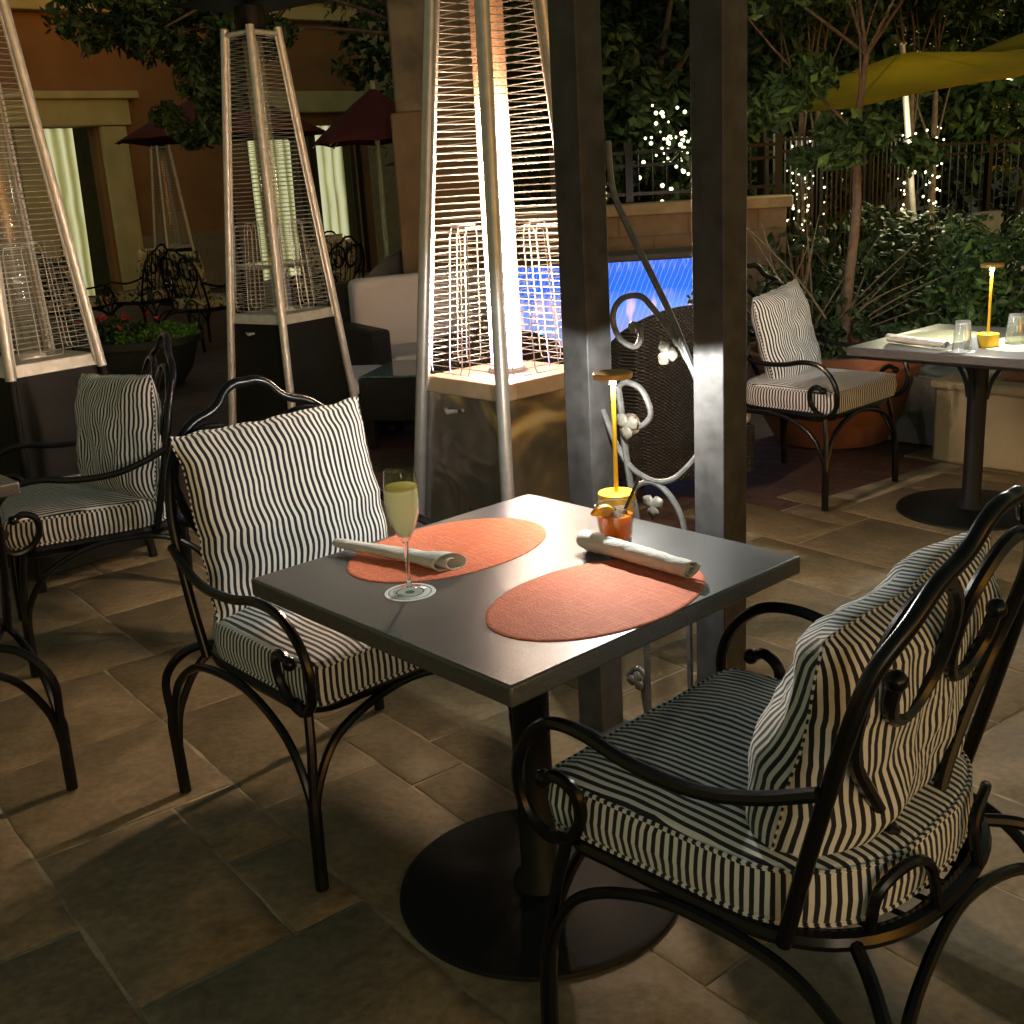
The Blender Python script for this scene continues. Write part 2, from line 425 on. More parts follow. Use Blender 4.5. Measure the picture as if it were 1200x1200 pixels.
# ------------------------------------------------------------------ CHAIR
def leg_arc(mb, pts, r=.0105): mb.tube(cr(pts, 6), r, 8)
def make_chair(name, label, group):
    t = thing(name, label, 'chair', group=group)
    # seat ring + mesh pan
    ring = seat_outline(.275, .27, -.30, .07)
    mb = MB(); mb.tube([(x, y, .425) for x, y in ring], .016, 8, closed=True)
    mb.tube([(x * .93, y * .93, .405) for x, y in ring], .012, 6, closed=True)
    for k in range(-4, 5):
        x = k * .056
        yr = [p[1] for p in ring if abs(p[0] - x) < .03]
        mb.tube([(x, min(yr) + .01, .428), (x, max(yr) - .01, .428)], .005, 5)
    mb.build('seat_frame', mIron, t)
    # legs
    for s in (-1, 1):
        lf = MB()
        lf.tube(cr([(s * .272, .255, .42), (s * .285, .272, .33), (s * .300, .283, .22), (s * .306, .287, .1), (s * .308, .288, .004)], 5), [.0115] * 11 + [.016] * 10, 8)
        lf.build('leg', mIron, t)
        lr = MB()
        lr.tube(cr([(s * .20, -.235, .425), (s * .27, -.31, .405), (s * .315, -.365, .33), (s * .318, -.362, .22), (s * .318, -.355, .1), (s * .318, -.35, .004)], 5), [.0115] * 16 + [.016] * 10, 8)
        lr.build('leg', mIron, t)
        a = MB()
        leg_arc(a, [(s * .303, .284, .13), (s * .303, .268, .24), (s * .302, .20, .345), (s * .30, .07, .405), (s * .30, -.06, .418), (s * .304, -.20, .40), (s * .312, -.30, .33), (s * .318, -.345, .22), (s * .318, -.352, .13)])
        a.build('side_brace', mIron, t)
    a = MB(); leg_arc(a, [(-.306, .287, .12), (-.285, .285, .25), (-.20, .278, .36), (0, .27, .408), (.20, .278, .36), (.285, .285, .25), (.306, .287, .12)]); a.build('front_brace', mIron, t)
    a = MB(); leg_arc(a, [(-.318, -.352, .12), (-.29, -.352, .25), (-.20, -.335, .37), (0, -.315, .412), (.20, -.335, .37), (.29, -.352, .25), (.318, -.352, .12)]); a.build('rear_brace', mIron, t)
    # back
    def yb(z): return -.175 - .245 * (z - .43)
    bk = MB()
    half = [(.285, .43), (.290, .56), (.290, .68), (.284, .78), (.262, .87), (.218, .935), (.17, .975), (.12, .992), (.09, 1.008), (.062, 1.038), (.03, 1.052), (0, 1.052)]
    full = [(-x, z) for x, z in half] + [(x, z) for x, z in half[::-1][1:]]
    bk.tube(cr([(x, yb(z) - (.0 if abs(x) > .25 else .012) + .0, z) for x, z in full], 6), .0125, 10)
    for s in (-1, 1):
        sc_ = [(.02, .43), (.075, .53), (.155, .635), (.222, .72), (.252, .80), (.25, .875), (.212, .932), (.145, .960), (.075, .945), (.022, .885), (.018, .805), (.055, .75), (.11, .74), (.155, .775), (.165, .825)]
        P = cr([(s * x, yb(z) + (.004 if i < 5 else .002) - (.095 if i == 0 else .04 if i == 1 else .012 if i == 2 else 0), z) for i, (x, z) in enumerate(sc_)], 6)
        bk.tube(P, .0115, 8); bk.ball(P[-1], .017, 10)
        # small loop at the ring
        bk.tube(cr([(s * .07, -.305, .43), (s * .075, -.292, .50), (s * .13, -.285, .53), (s * .18, -.265, .50), (s * .185, -.255, .43)], 6), .009, 8)
    bk.build('backrest', mIron, t)
    for s in (-1, 1):
        am = MB()
        P = [(s * .306, -.237, .705), (s * .318, -.15, .672), (s * .325, -.05, .65), (s * .325, .07, .652), (s * .32, .17, .668), (s * .312, .25, .655), (s * .306, .31, .60), (s * .303, .335, .53), (s * .30, .322, .465), (s * .297, .28, .432), (s * .297, .23, .445), (s * .30, .197, .49), (s * .305, .20, .54), (s * .31, .235, .562), (s * .31, .268, .548)]
        P = cr(P, 6); am.tube(P, .0115, 8); am.ball(P[-1], .0165, 10); am.build('armrest', mIron, t)
    return t
def seat_outline(hx, yf, yr, rc, n=10):
    pts = []
    for k in range(n + 1):     # front right corner
        a = k / n * PI / 2
        pts.append((hx - rc + rc * math.cos(a), yf - rc + rc * math.sin(a)))
    for k in range(1, 9): pts.append((hx - rc - (2 * (hx - rc)) * k / 9, yf))
    for k in range(n + 1):
        a = PI / 2 + k / n * PI / 2
        pts.append((-hx + rc + rc * math.cos(a), yf - rc + rc * math.sin(a)))
    y0 = -.06
    for k in range(1, 5): pts.append((-hx, yf - rc + (y0 - yf + rc) * k / 5))
    for k in range(25):
        a = PI + k / 24 * PI
        c, s_ = math.cos(a), math.sin(a)
        pts.append((hx * math.copysign(abs(c) ** .8, c), y0 + (y0 - yr) * math.copysign(abs(s_) ** .8, s_)))
    for k in range(1, 5): pts.append((hx, y0 + (yf - rc - y0) * k / 5))
    return pts
def seat_cushion(parent, seed=0, mat=None):
    mat = mat or mStripe
    out = seat_outline(.282, .302, -.275, .04); m_ = len(out)
    z0, z1 = .438, .528
    mb = MB(); L = [0]
    for k in range(m_): L.append(L[-1] + math.dist(out[k], out[(k + 1) % m_]))
    side = [(.955, z0 + .002), (.985, z0 + .004), (1.0, z0 + .016), (1.012, (z0 + z1) / 2), (1.0, z1 - .014), (.985, z1)]
    rings = []
    for q, (s_, z) in enumerate(side):
        rr = []
        for x, y in out:
            w = .004 * noise.noise(Vector((x * 14, y * 14, z * 25 + seed * 9)))
            dz = .005 * noise.noise(Vector((x * 6, y * 6, seed * 5)))
            l = math.hypot(x, y); rr.append((x * (s_ + w / l), y * (s_ + w / l), z + (dz if q > 2 else 0)))
        rings.append(rr)
    for q in range(len(rings) - 1):
        vs = rings[q] + rings[q + 1]
        fs = []; uv = []
        for k in range(m_):
            k2 = (k + 1) % m_
            fs.append((k, k2, m_ + k2, m_ + k)); uv.append([(L[k], side[q][1]), (L[k + 1], side[q][1]), (L[k + 1], side[q + 1][1]), (L[k], side[q + 1][1])])
        mb.add(vs, fs, uv)
    # top
    tops = [(.985, 0), (.95, .008), (.88, .014), (.76, .019), (.62, .022), (.46, .023), (.3, .022), (.14, .02)]
    prev = rings[-1]
    def uvp(p): return (p[0] + .01 * noise.noise(Vector((p[0] * 4, p[1] * 4, seed))), p[1])
    for s_, dz in tops[1:]:
        cur = []
        for x, y in out:
            nz = .0055 * noise.noise(Vector((x * s_ * 7, y * s_ * 7, seed * 3 + 1))) + .003 * noise.noise(Vector((x * s_ * 24, y * s_ * 9, seed)))
            cur.append((x * s_, y * s_, z1 + dz + nz))
        fs = [(k, (k + 1) % m_, m_ + (k + 1) % m_, m_ + k) for k in range(m_)]
        vs = prev + cur
        mb.add(vs, fs, [[uvp(vs[i]) for i in f_] for f_ in fs]); prev = cur
    mb.add(prev, [tuple(range(m_))], [[uvp(p) for p in prev]])
    o = mb.build('seat_cushion', mat, parent)
    # piping cords
    pc = MB()
    pc.tube([Vector(p) + Vector((0, 0, .001)) for p in rings[-1]], .0042, 6, closed=True)
    pc.tube([Vector(p) for p in rings[1]], .0042, 6, closed=True)
    pc.build('piping', mat, o)
    return o
def pillow_mesh(w, h, t, seed=0, rot_uv=0, sag=.0, n=30, mat=None, name='back_cushion', pinch=.025, wr=1.0):
    mb = MB(); vs = []; idx = {}
    def pos(i, j, side):
        s = -1 + 2 * i / n; q = -1 + 2 * j / n
        s_ = math.copysign(abs(s) ** .85, s); q_ = math.copysign(abs(q) ** .85, q)
        x = s_ * w / 2 * (1 - pinch * (1 - q_ * q_)); z = q_ * h / 2 * (1 - pinch * (1 - s_ * s_))
        th = t / 2 * (max(0, (1 - abs(s_) ** 3.2)) * max(0, (1 - abs(q_) ** 3.2))) ** .45
        # sag: thicker below
        th *= 1 + sag * (-q_)
        edge = min(1, 6 * (1 - abs(s_))) * min(1, 6 * (1 - abs(q_)))
        nz = noise.noise(Vector((s_ * 2.2, q_ * 2.2, seed * 7.3 + side))) * .016 * wr + noise.noise(Vector((s_ * 7, q_ * 3.2 + s_ * 2, seed * 3.1 + side * 2))) * .006 * wr
        rid = abs(noise.noise(Vector((s_ * 3.1 + q_ * 1.2, q_ * 4, seed + side * 4)))) * -.008 * wr
        y = side * (th + (nz + rid) * edge)
        bend = .02 * noise.noise(Vector((s_ * 1.2, q_ * 1.2, seed * 2.2)))
        xx = x + .006 * noise.noise(Vector((q_ * 5, seed, 3.3))); zz = z + .006 * noise.noise(Vector((s_ * 5, seed, 8.8)))
        return (xx, y + bend, zz)
    for side in (1, -1):
        for i in range(n + 1):
            for j in range(n + 1):
                b_ = i in (0, n) or j in (0, n)
                if b_ and side == -1: idx[(i, j, side)] = idx[(i, j, 1)]; continue
                idx[(i, j, side)] = len(vs); vs.append(pos(i, j, side))
    ca, sa = math.cos(rot_uv), math.sin(rot_uv)
    fs = []; uv = []; arc = {}
    for side in (1, -1):
        for j in range(n + 1):
            c0 = n // 2; arc[(c0, j, side)] = 0
            for rg, sg in ((range(c0 + 1, n + 1), 1), (range(c0 - 1, -1, -1), -1)):
                for i in rg:
                    p, q = vs[idx[(i, j, side)]], vs[idx[(i - sg, j, side)]]
                    arc[(i, j, side)] = arc[(i - sg, j, side)] + sg * math.hypot(p[0] - q[0], p[1] - q[1])
    def u(i, j, side):
        q = -1 + 2 * j / n
        q_ = math.copysign(abs(q) ** .85, q)
        X = arc[(i, j, side)] * .8 + arc[(i, n // 2, side)] * .2; Z = q_ * h / 2
        return (X * ca - Z * sa, X * sa + Z * ca)
    for side in (1, -1):
        for i in range(n):
            for j in range(n):
                q = [(i, j), (i + 1, j), (i + 1, j + 1), (i, j + 1)]
                if side == 1: q = q[::-1]
                fs.append(tuple(idx[(a, b_, side)] for a, b_ in q)); uv.append([u(a, b_, side) for a, b_ in q])
    mb.add(vs, fs, uv)
    # seam cord
    bd = [(i, 0) for i in range(n)] + [(n, j) for j in range(n)] + [(n - i, n) for i in range(n)] + [(0, n - j) for j in range(n)]
    mb.tube([vs[idx[(a, b_, 1)]] for a, b_ in bd], .0022, 5, closed=True)
    return mb
def place_pillow(chair_loc, chair_f, local, lean, yaw=0, roll=0, size=(.49, .47, .13), seed=0, label='', group=None, rot_uv=0, sag=0, mat=None, name='back_cushion', wr=1.0):
    o = pillow_mesh(*size, seed=seed, rot_uv=rot_uv, sag=sag, wr=wr).build(name, mat or mStripeV)
    base = Matrix.Translation(chair_loc) @ Matrix.Rotation(rz_of(chair_f), 4, 'Z')
    o.matrix_world = base @ Matrix.Translation(local) @ Matrix.Rotation(yaw, 4, 'Z') @ Matrix.Rotation(lean, 4, 'X') @ Matrix.Rotation(roll, 4, 'Y')
    return tag(o, label, 'cushion', group)

GC = 'striped wrought iron armchairs'
GP = 'striped back cushions'
TC = Vector((.0133, 2.1459, 0))
cA = Vector((-.439, 2.598, 0))
chairA = make_chair('patio_armchair', 'black iron armchair with upright striped back cushion, on the left side of the near table', GC)
chairA.location = cA; chairA.rotation_euler.z = rz_of(F)
seatA = seat_cushion(chairA, 1)
Fb = Matrix.Rotation(.045, 3, 'Z') @ (-F)
cB = Vector((.434, 1.681, 0)) + Vector((-G.x, -G.y, 0)) * 0.0
chairB = dup(chairA, cB, rz_of(Fb), 'largest black iron armchair, nearest to the camera, its scrolled back facing us')
cC = Vector((1.448, 5.228, 0))
chairC = dup(chairA, cC, rz_of(F), 'black iron armchair at the lamp-lit table behind the two dark posts')
FD = Vector((-.9, -.436, 0)); cD = Vector((-1.21, 4.02, 0)) + FD * .33
chairD = dup(chairA, cD, rz_of(FD), 'black iron armchair turned left, in front of the left heater cabinet')
cE = Vector((-1.23, 2.70, 0)) - F * .35 - G * .318
chairE = dup(chairA, cE, rz_of(-F), 'black iron armchair cut off by the left edge of the picture, only its legs showing')
place_pillow(cA, F, (.010, -.165, .755), .20, 0, .01, (.53, .455, .13), 1, 'flat upright striped cushion leaning on the back of the chair left of the near table', GP, wr=.6)
place_pillow(cB, Fb, (.05, -.14, .70), .27, .05, -.01, (.58, .40, .22), 2, 'slumped striped cushion seen from behind through the scrolled back of the nearest chair', GP, rot_uv=-.10, sag=.25, wr=1.3)
place_pillow(cC, F, (-.03, -.15, .73), .25, .10, .10, (.47, .45, .15), 3, 'striped cushion tilted in the chair beside the lamp-lit right-hand table', GP, wr=1.2)
place_pillow(cD, FD, (-.07, -.12, .73), .16, .42, .05, (.44, .43, .15), 4, 'pale striped cushion standing in the left-facing chair by the left heater', GP, wr=1.3)

# ------------------------------------------------------------------ TABLES
def make_table(name, label, loc, group='square bistro tables'):
    t = thing(name, label, 'table', loc, rz_of(F), group)
    S = .7952
    mb = MB(); mb.box((0, 0, .731), (S, S, .038)); o = mb.build('tabletop', mTable, t, bevel=.005)
    mb = MB(); mb.box((0, 0, .703), (S - .08, S - .08, .018)); mb.build('apron', mBase, t, bevel=.003)
    mb = MB(); mb.lathe([(.001, .014), (.30, .014), (.3105, .009), (.3125, .003), (.3125, .0), (.001, .0)][::-1], 72); mb.build('base_plate', mBase, t)
    mb = MB(); mb.lathe([(.001, .70), (.042, .70), (.040, .40), (.040, .05), (.055, .03), (.06, .0135), (.001, .0135)][::-1], 32); mb.build('pedestal', mBase, t)
    for k in range(4):
        a = k * PI / 2
        mb = MB(); mb.tube(cr([(.041 * math.cos(a), .041 * math.sin(a), .50), (.06 * math.cos(a), .06 * math.sin(a), .58), (.11 * math.cos(a), .11 * math.sin(a), .65), (.2 * math.cos(a), .2 * math.sin(a), .694)], 6), .009, 6)
        mb.build('bracket', mBase, t)
    return t
tabA = make_table('bistro_table', 'dark square table in the foreground set with two orange placemats', TC)
tabR = dup(tabA, Vector((2.027, 4.707, 0)), rz_of(F), 'dark square table at the right edge with upturned glasses and a yellow lamp')
tabL = dup(tabA, Vector((-1.99, 3.20, 0)), rz_of(F), 'dark table corner just showing at the left edge of the picture')

def placemat(c, a, b_, mat, label, group, ang):
    mb = MB(); n = 72
    prof = [(0, .0022), (.96, .0022), (.992, .0018), (1, .0008), (1, 0), (0, 0)]
    vs = []; fs = []
    for s_, z in prof:
        for k in range(n): vs.append((a * max(s_, .001) * math.cos(2 * PI * k / n), b_ * max(s_, .001) * math.sin(2 * PI * k / n), z))
    for i in range(len(prof) - 1):
        for k in range(n): fs.append((i * n + k, i * n + (k + 1) % n, (i + 1) * n + (k + 1) % n, (i + 1) * n + k))
    mb.add(vs, [f_[::-1] for f_ in fs])
    o = mb.build('placemat', mat, loc=(c[0], c[1], .7502), rz=ang); return tag(o, label, 'placemat', group)
ang = math.atan2(.666, .746)
placemat((-.1396, 2.2986), .243, .168, mMat, 'oval orange placemat on the far side of the near table, behind the flute', 'orange oval placemats', ang)
placemat((.1517, 1.9552), .243, .163, mMat, 'oval orange placemat at the front right of the near table, under the tightly rolled napkin', 'orange oval placemats', ang)
placemat((2.027 - .13, 4.707 + .14), .235, .16, mMatCream, 'cream oval placemat under the folded napkin on the right-hand table', 'cream oval placemats', ang)
placemat((2.027 + .13, 4.707 - .16), .235, .16, mMatCream, 'cream oval placemat on the near side of the right-hand table', 'cream oval placemats', ang)

def napkin(p0, p1, r, label, z, seed=0, loose=False, group='rolled white napkins'):
    """a rolled cloth: spiral cross-section swept along its length"""
    p0 = Vector((*p0, 0)); p1 = Vector((*p1, 0)); L = (p1 - p0).length
    mb = MB(); nL = 34; turns = 1.9 if not loose else 1.6; nS = 60
    vs = []; fs = []; fc = []
    for i in range(nL + 1):
        f_ = i / nL; x = (f_ - .5) * L
        k = 1 + .06 * noise.noise(Vector((f_ * 5, seed, 0)))
        if loose: k *= (.72 + .5 * f_)
        else: k *= 1.05 - .12 * f_
        skew = 0
        for j in range(nS + 1):
            g_ = j / nS; a = g_ * turns * 2 * PI + .6 + (f_ - .5) * (1.4 if loose else .35)
            rr = r * k * (.16 + .84 * g_ ** .6) + .0016 * noise.noise(Vector((f_ * 7, a * .8, seed * 5)))
            rr += .002 * noise.noise(Vector((f_ * 18 + a * 1.5, a, seed)))
            yy = rr * math.cos(a) * (1.12 if not loose else 1.3); zz = rr * math.sin(a) * (.92 if not loose else .66)
            if loose: zz -= r * .25
            # diagonal outer edge at the loose end
            xo = x + (.03 * math.sin(g_ * 9 + seed) * g_ if (loose and f_ > .8) else .006 * g_ * math.sin(a)) * (1 if f_ > .5 else -1)
            if loose and f_ > .72: zz += (f_ - .72) * .02 * math.sin(a); yy *= 1 + (f_ - .72) * 1.2
            vs.append((xo, yy, max(zz, -r * .95) + r * .95))
    for i in range(nL):
        for j in range(nS):
            a = i * (nS + 1) + j
            fs.append((a, a + 1, a + nS + 2, a + nS + 1))
    mb.add(vs, fs)
    o = mb.build('rolled_napkin', mNapkin)
    so = o.modifiers.new('thick', 'SOLIDIFY'); so.thickness = .0016; so.offset = 0
    c = (p0 + p1) / 2; o.location = (c.x, c.y, z); o.rotation_euler.z = math.atan2(p1.y - p0.y, p1.x - p0.x)
    return tag(o, label, 'napkin', group)
napkin((.150, 2.235), (.336, 2.003), .0225, 'tightly rolled white napkin on the front right placemat, in front of the orange cocktail', .7535, 1)
napkin((-.385, 2.335), (-.125, 2.155), .0185, 'loosely rolled pale napkin with flared end, behind the champagne flute', .7535, 4, True)
napkin((1.665, 4.79), (1.80, 4.50), .02, 'folded white napkin on the right-hand table, left of the upturned glass', .7535, 6)

# champagne flute
fl = thing('champagne_flute', 'stemmed flute of cloudy pale yellow drink standing on a round coaster', 'glass', (-.207, 2.036, .7532))
zo = [(.0048, .100), (.012, .108), (.022, .128), (.030, .155), (.0335, .182), (.0325, .215), (.0300, .243)]
zi = [(.0292, .243), (.0316, .215), (.0326, .182), (.029, .156), (.021, .130), (.011, .112), (.001, .108)]
mb = MB(); mb.lathe(zo + zi, 48); mb.build('glass_body', mGlass, fl)
mRealGlass, nt_, b_ = newmat('solid_glass'); b_.inputs['Base Color'].default_value = (.98, 1, .98, 1); b_.inputs['Roughness'].default_value = .01; b_.inputs['Transmission Weight'].default_value = 1; b_.inputs['IOR'].default_value = 1.5
mb = MB(); mb.lathe([(.001, .0015), (.031, .0015), (.0325, .003), (.030, .0042), (.012, .007), (.0052, .0125)], 44); mb.build('foot', mGlass, fl)
mb = MB(); mb.lathe([(.0005, .009), (.0062, .0095), (.0050, .015), (.0040, .03), (.0040, .075), (.0052, .0985), (.0005, .1000)], 40); mb.build('stem', mRealGlass, fl)
def liquid(name, col, trans=.5):
    m, nt, b = newmat(name); out = nt.nodes['Material Output']
    b.inputs['Base Color'].default_value = (*col, 1); b.inputs['Roughness'].default_value = .08
    tl = N(nt, 'ShaderNodeBsdfTranslucent', Color=(*col, 1)); mx = N(nt, 'ShaderNodeMixShader'); mx.inputs[0].default_value = trans
    lk(nt, b.outputs[0], mx.inputs[1]); lk(nt, tl.outputs[0], mx.inputs[2]); lk(nt, mx.outputs[0], out.inputs[0]); return m
mFizz = liquid('cloudy_lemon', (.98, .96, .76), .6)
mFizz2 = liquid('lemon_top', (.80, .70, .22), .45)
mb = MB(); mb.lathe([(.001, .110), (.0106, .1135), (.0205, .131), (.0284, .157), (.0320, .182), (.0316, .200), (.0308, .206)], 40); mb.build('drink', mFizz, fl)
mb = MB(); mb.lathe([(.0308, .2065), (.0310, .2115), (.0290, .2125), (.001, .2125)], 40)
mb.build('lemon_layer', mFizz2, fl)
cs = MB(); cs.lathe([(.001, .0012), (.0495, .0012), (.050, .0006), (.050, 0), (.001, 0)][::-1], 56)
co = cs.build('coaster', mCoaster, loc=(-.207, 2.036, .7502)); tag(co, 'round white paper coaster with a dark ring, under the champagne flute', 'coaster', 'round paper coasters')

# cocktail tumbler
tb = thing('cocktail_tumbler', 'short glass of orange cocktail with ice, orange wedge and black straw', 'glass', (.218, 2.262, .7502))
mb = MB(); mb.lathe([(.001, .0), (.030, .0), (.0335, .003), (.0350, .02), (.0385, .05), (.0425, .085), (.0410, .0855), (.0370, .05), (.0335, .02), (.031, .012), (.001, .011)], 48); mb.build('glass_body', mGlass, tb)
mOrange = liquid('orange_cocktail', (1.0, .36, .04), .5)
mb = MB(); mb.lathe([(.001, .0125), (.0300, .0135), (.0327, .02), (.0362, .05), (.0378, .066), (.001, .066)], 40); mb.build('drink', mOrange, tb)
mb = MB(); mb.tube([(.0422 * math.cos(a * PI / 24), .0422 * math.sin(a * PI / 24), .0855) for a in range(48)], .0013, 8, closed=True); mb.build('rim', mRealGlass, tb)
mb = MB(); mb.lathe([(.001, .0005), (.030, .0005), (.0332, .003), (.0338, .011), (.001, .0115)], 40); mb.build('glass_foot', mRealGlass, tb)
ice = simple('ice', (.85, .62, .45), .08, 0, .1, 30); ice.node_tree.nodes['Principled BSDF'].inputs['Transmission Weight'].default_value = .8
for x, y, z, a, b_ in ((.012, .008, .066, .3, .4), (-.015, .010, .064, 1.1, .2), (.002, -.018, .063, .7, .6)):
    mb = MB(); mb.box((x, y, z), (.024, .024, .022), rot=Matrix.Rotation(a, 3, 'Z') @ Matrix.Rotation(b_, 3, 'X')); mb.build('ice_cube', ice, tb, bevel=.003)
# orange wedge on the rim
mPeel = simple('orange_peel', (.90, .36, .01), .45, 0, .12, 60, .3, 200); mFlesh = simple('orange_flesh', (1.0, .50, .03), .35, 0, .15, 90, .3, 150)
w = MB(); n = 18
for sgn in (-1, 1):
    pass
front = [(0, 0)] + [(.027 * math.cos(a), .027 * math.sin(a)) for a in [(-.15 + 1.15 * PI * k / n) for k in range(n + 1)]]
vs = [(x, -.004, z) for x, z in front] + [(x, .004, z) for x, z in front]; m_ = len(front)
w.add(vs, [tuple(range(m_)), tuple(range(2 * m_ - 1, m_ - 1, -1))]); w.cur = 1
w.add(vs, [(k, m_ + k, m_ + (k + 1) % m_, (k + 1) % m_) for k in range(m_)])
wo = w.build('orange_wedge', [mFlesh, mPeel], tb, smooth=False, bevel=.001); wo.location = (-.030, -.018, .070); wo.rotation_euler = (.5, .5, .6)
sw = MB(); sw.tube([(-.012, -.022, .016), (.035, .012, .098), (.056, .028, .135)], .0036, 8); sw.build('straw', mBlackPlastic, tb)

# table lamps
def make_lamp(label, loc):
    t = thing('table_lamp', label, 'lamp', loc, group='yellow table lamps')
    mb = MB(); mb.lathe([(.001, 0), (.041, 0), (.0425, .002), (.0425, .053), (.0405, .055), (.001, .055)], 48); mb.build('base', mGold, t)
    mb = MB(); mb.lathe([(.001, .05), (.0052, .05), (.0052, .305), (.001, .305)], 16); mb.build('stem', mGold, t)
    mb = MB(); mb.lathe([(.0056, .303), (.0075, .306), (.0075, .318), (.001, .318)], 20); mb.build('bulb', mLampGlow, t)
    mb = MB(); mb.lathe([(.001, .319), (.043, .319), (.0445, .321), (.0445, .330), (.042, .3325), (.001, .3325)], 48); mb.build('shade', mGoldShade, t)
    return t
LA = Vector((.243, 2.475, .7502)); LR = Vector((1.975, 4.52, .7502))
lampA = make_lamp('slim yellow lamp on the near table, behind the orange cocktail', LA)
lampR = dup(lampA, LR, 0, 'slim yellow lamp on the right-hand table between two upturned glasses')
def plight(name, loc, w_, col, r):
    l = bpy.data.lights.new(name, 'POINT'); l.energy = w_; l.color = col; l.shadow_soft_size = r
    o = bpy.data.objects.new(name, l); COL.objects.link(o); o.location = loc; return o
for i, (L_, w_) in enumerate(((LA, 17.0), (LR, 17.0))):
    for k in range(3):   # LEDs ringed round the stem just under the shade
        a = k * 2.094 + (.5 if i == 0 else 1.2)
        plight('lamp_led', L_ + Vector((.011 * math.cos(a), .011 * math.sin(a), .312)), w_ / 3, (1, .98, .91), .003)

# right-hand table things
def upglass(loc, label):
    t = thing('upturned_glass', label, 'glass', loc, group='upturned water glasses')
    mb = MB(); mb.lathe([(.038, 0), (.0385, .002), (.034, .06), (.029, .118), (.0275, .121), (.001, .121), (.001, .112), (.026, .110), (.0322, .06), (.0368, .002)], 32, close=True); mb.build('glass_body', mGlassB, t)
    return t
ug = upglass((1.838, 4.44, .7520), 'upturned water glass on a white coaster beside the folded napkin, left of the right-hand lamp')
dup(ug, (2.098, 4.545, .7520), 0, 'upturned water glass on a white coaster, right of the right-hand lamp at the picture edge')
for x, y, l in ((1.838, 4.44, 'white coaster under the upturned glass left of the right-hand lamp'), (2.098, 4.545, 'white coaster under the upturned glass right of the right-hand lamp')):
    c_ = co.copy(); COL.objects.link(c_); c_.location = (x, y, .7503 if x < 2 else .7503); c_['label'] = l
tcard = MB(); tcard.add([(-.04, -.02, 0), (.04, -.02, 0), (.04, 0, .045), (-.04, 0, .045), (-.04, .02, 0), (.04, .02, 0)], [(0, 1, 2, 3), (3, 2, 5, 4)])
o = tcard.build('tent_card', simple('grey_card', (.16, .17, .18), .5), smooth=False); s_ = o.modifiers.new('t', 'SOLIDIFY'); s_.thickness = .001
o.location = (1.905, 4.50, .7505); o.rotation_euler.z = .75; tag(o, 'small grey folded tent card between glass and lamp on the right-hand table', 'card')

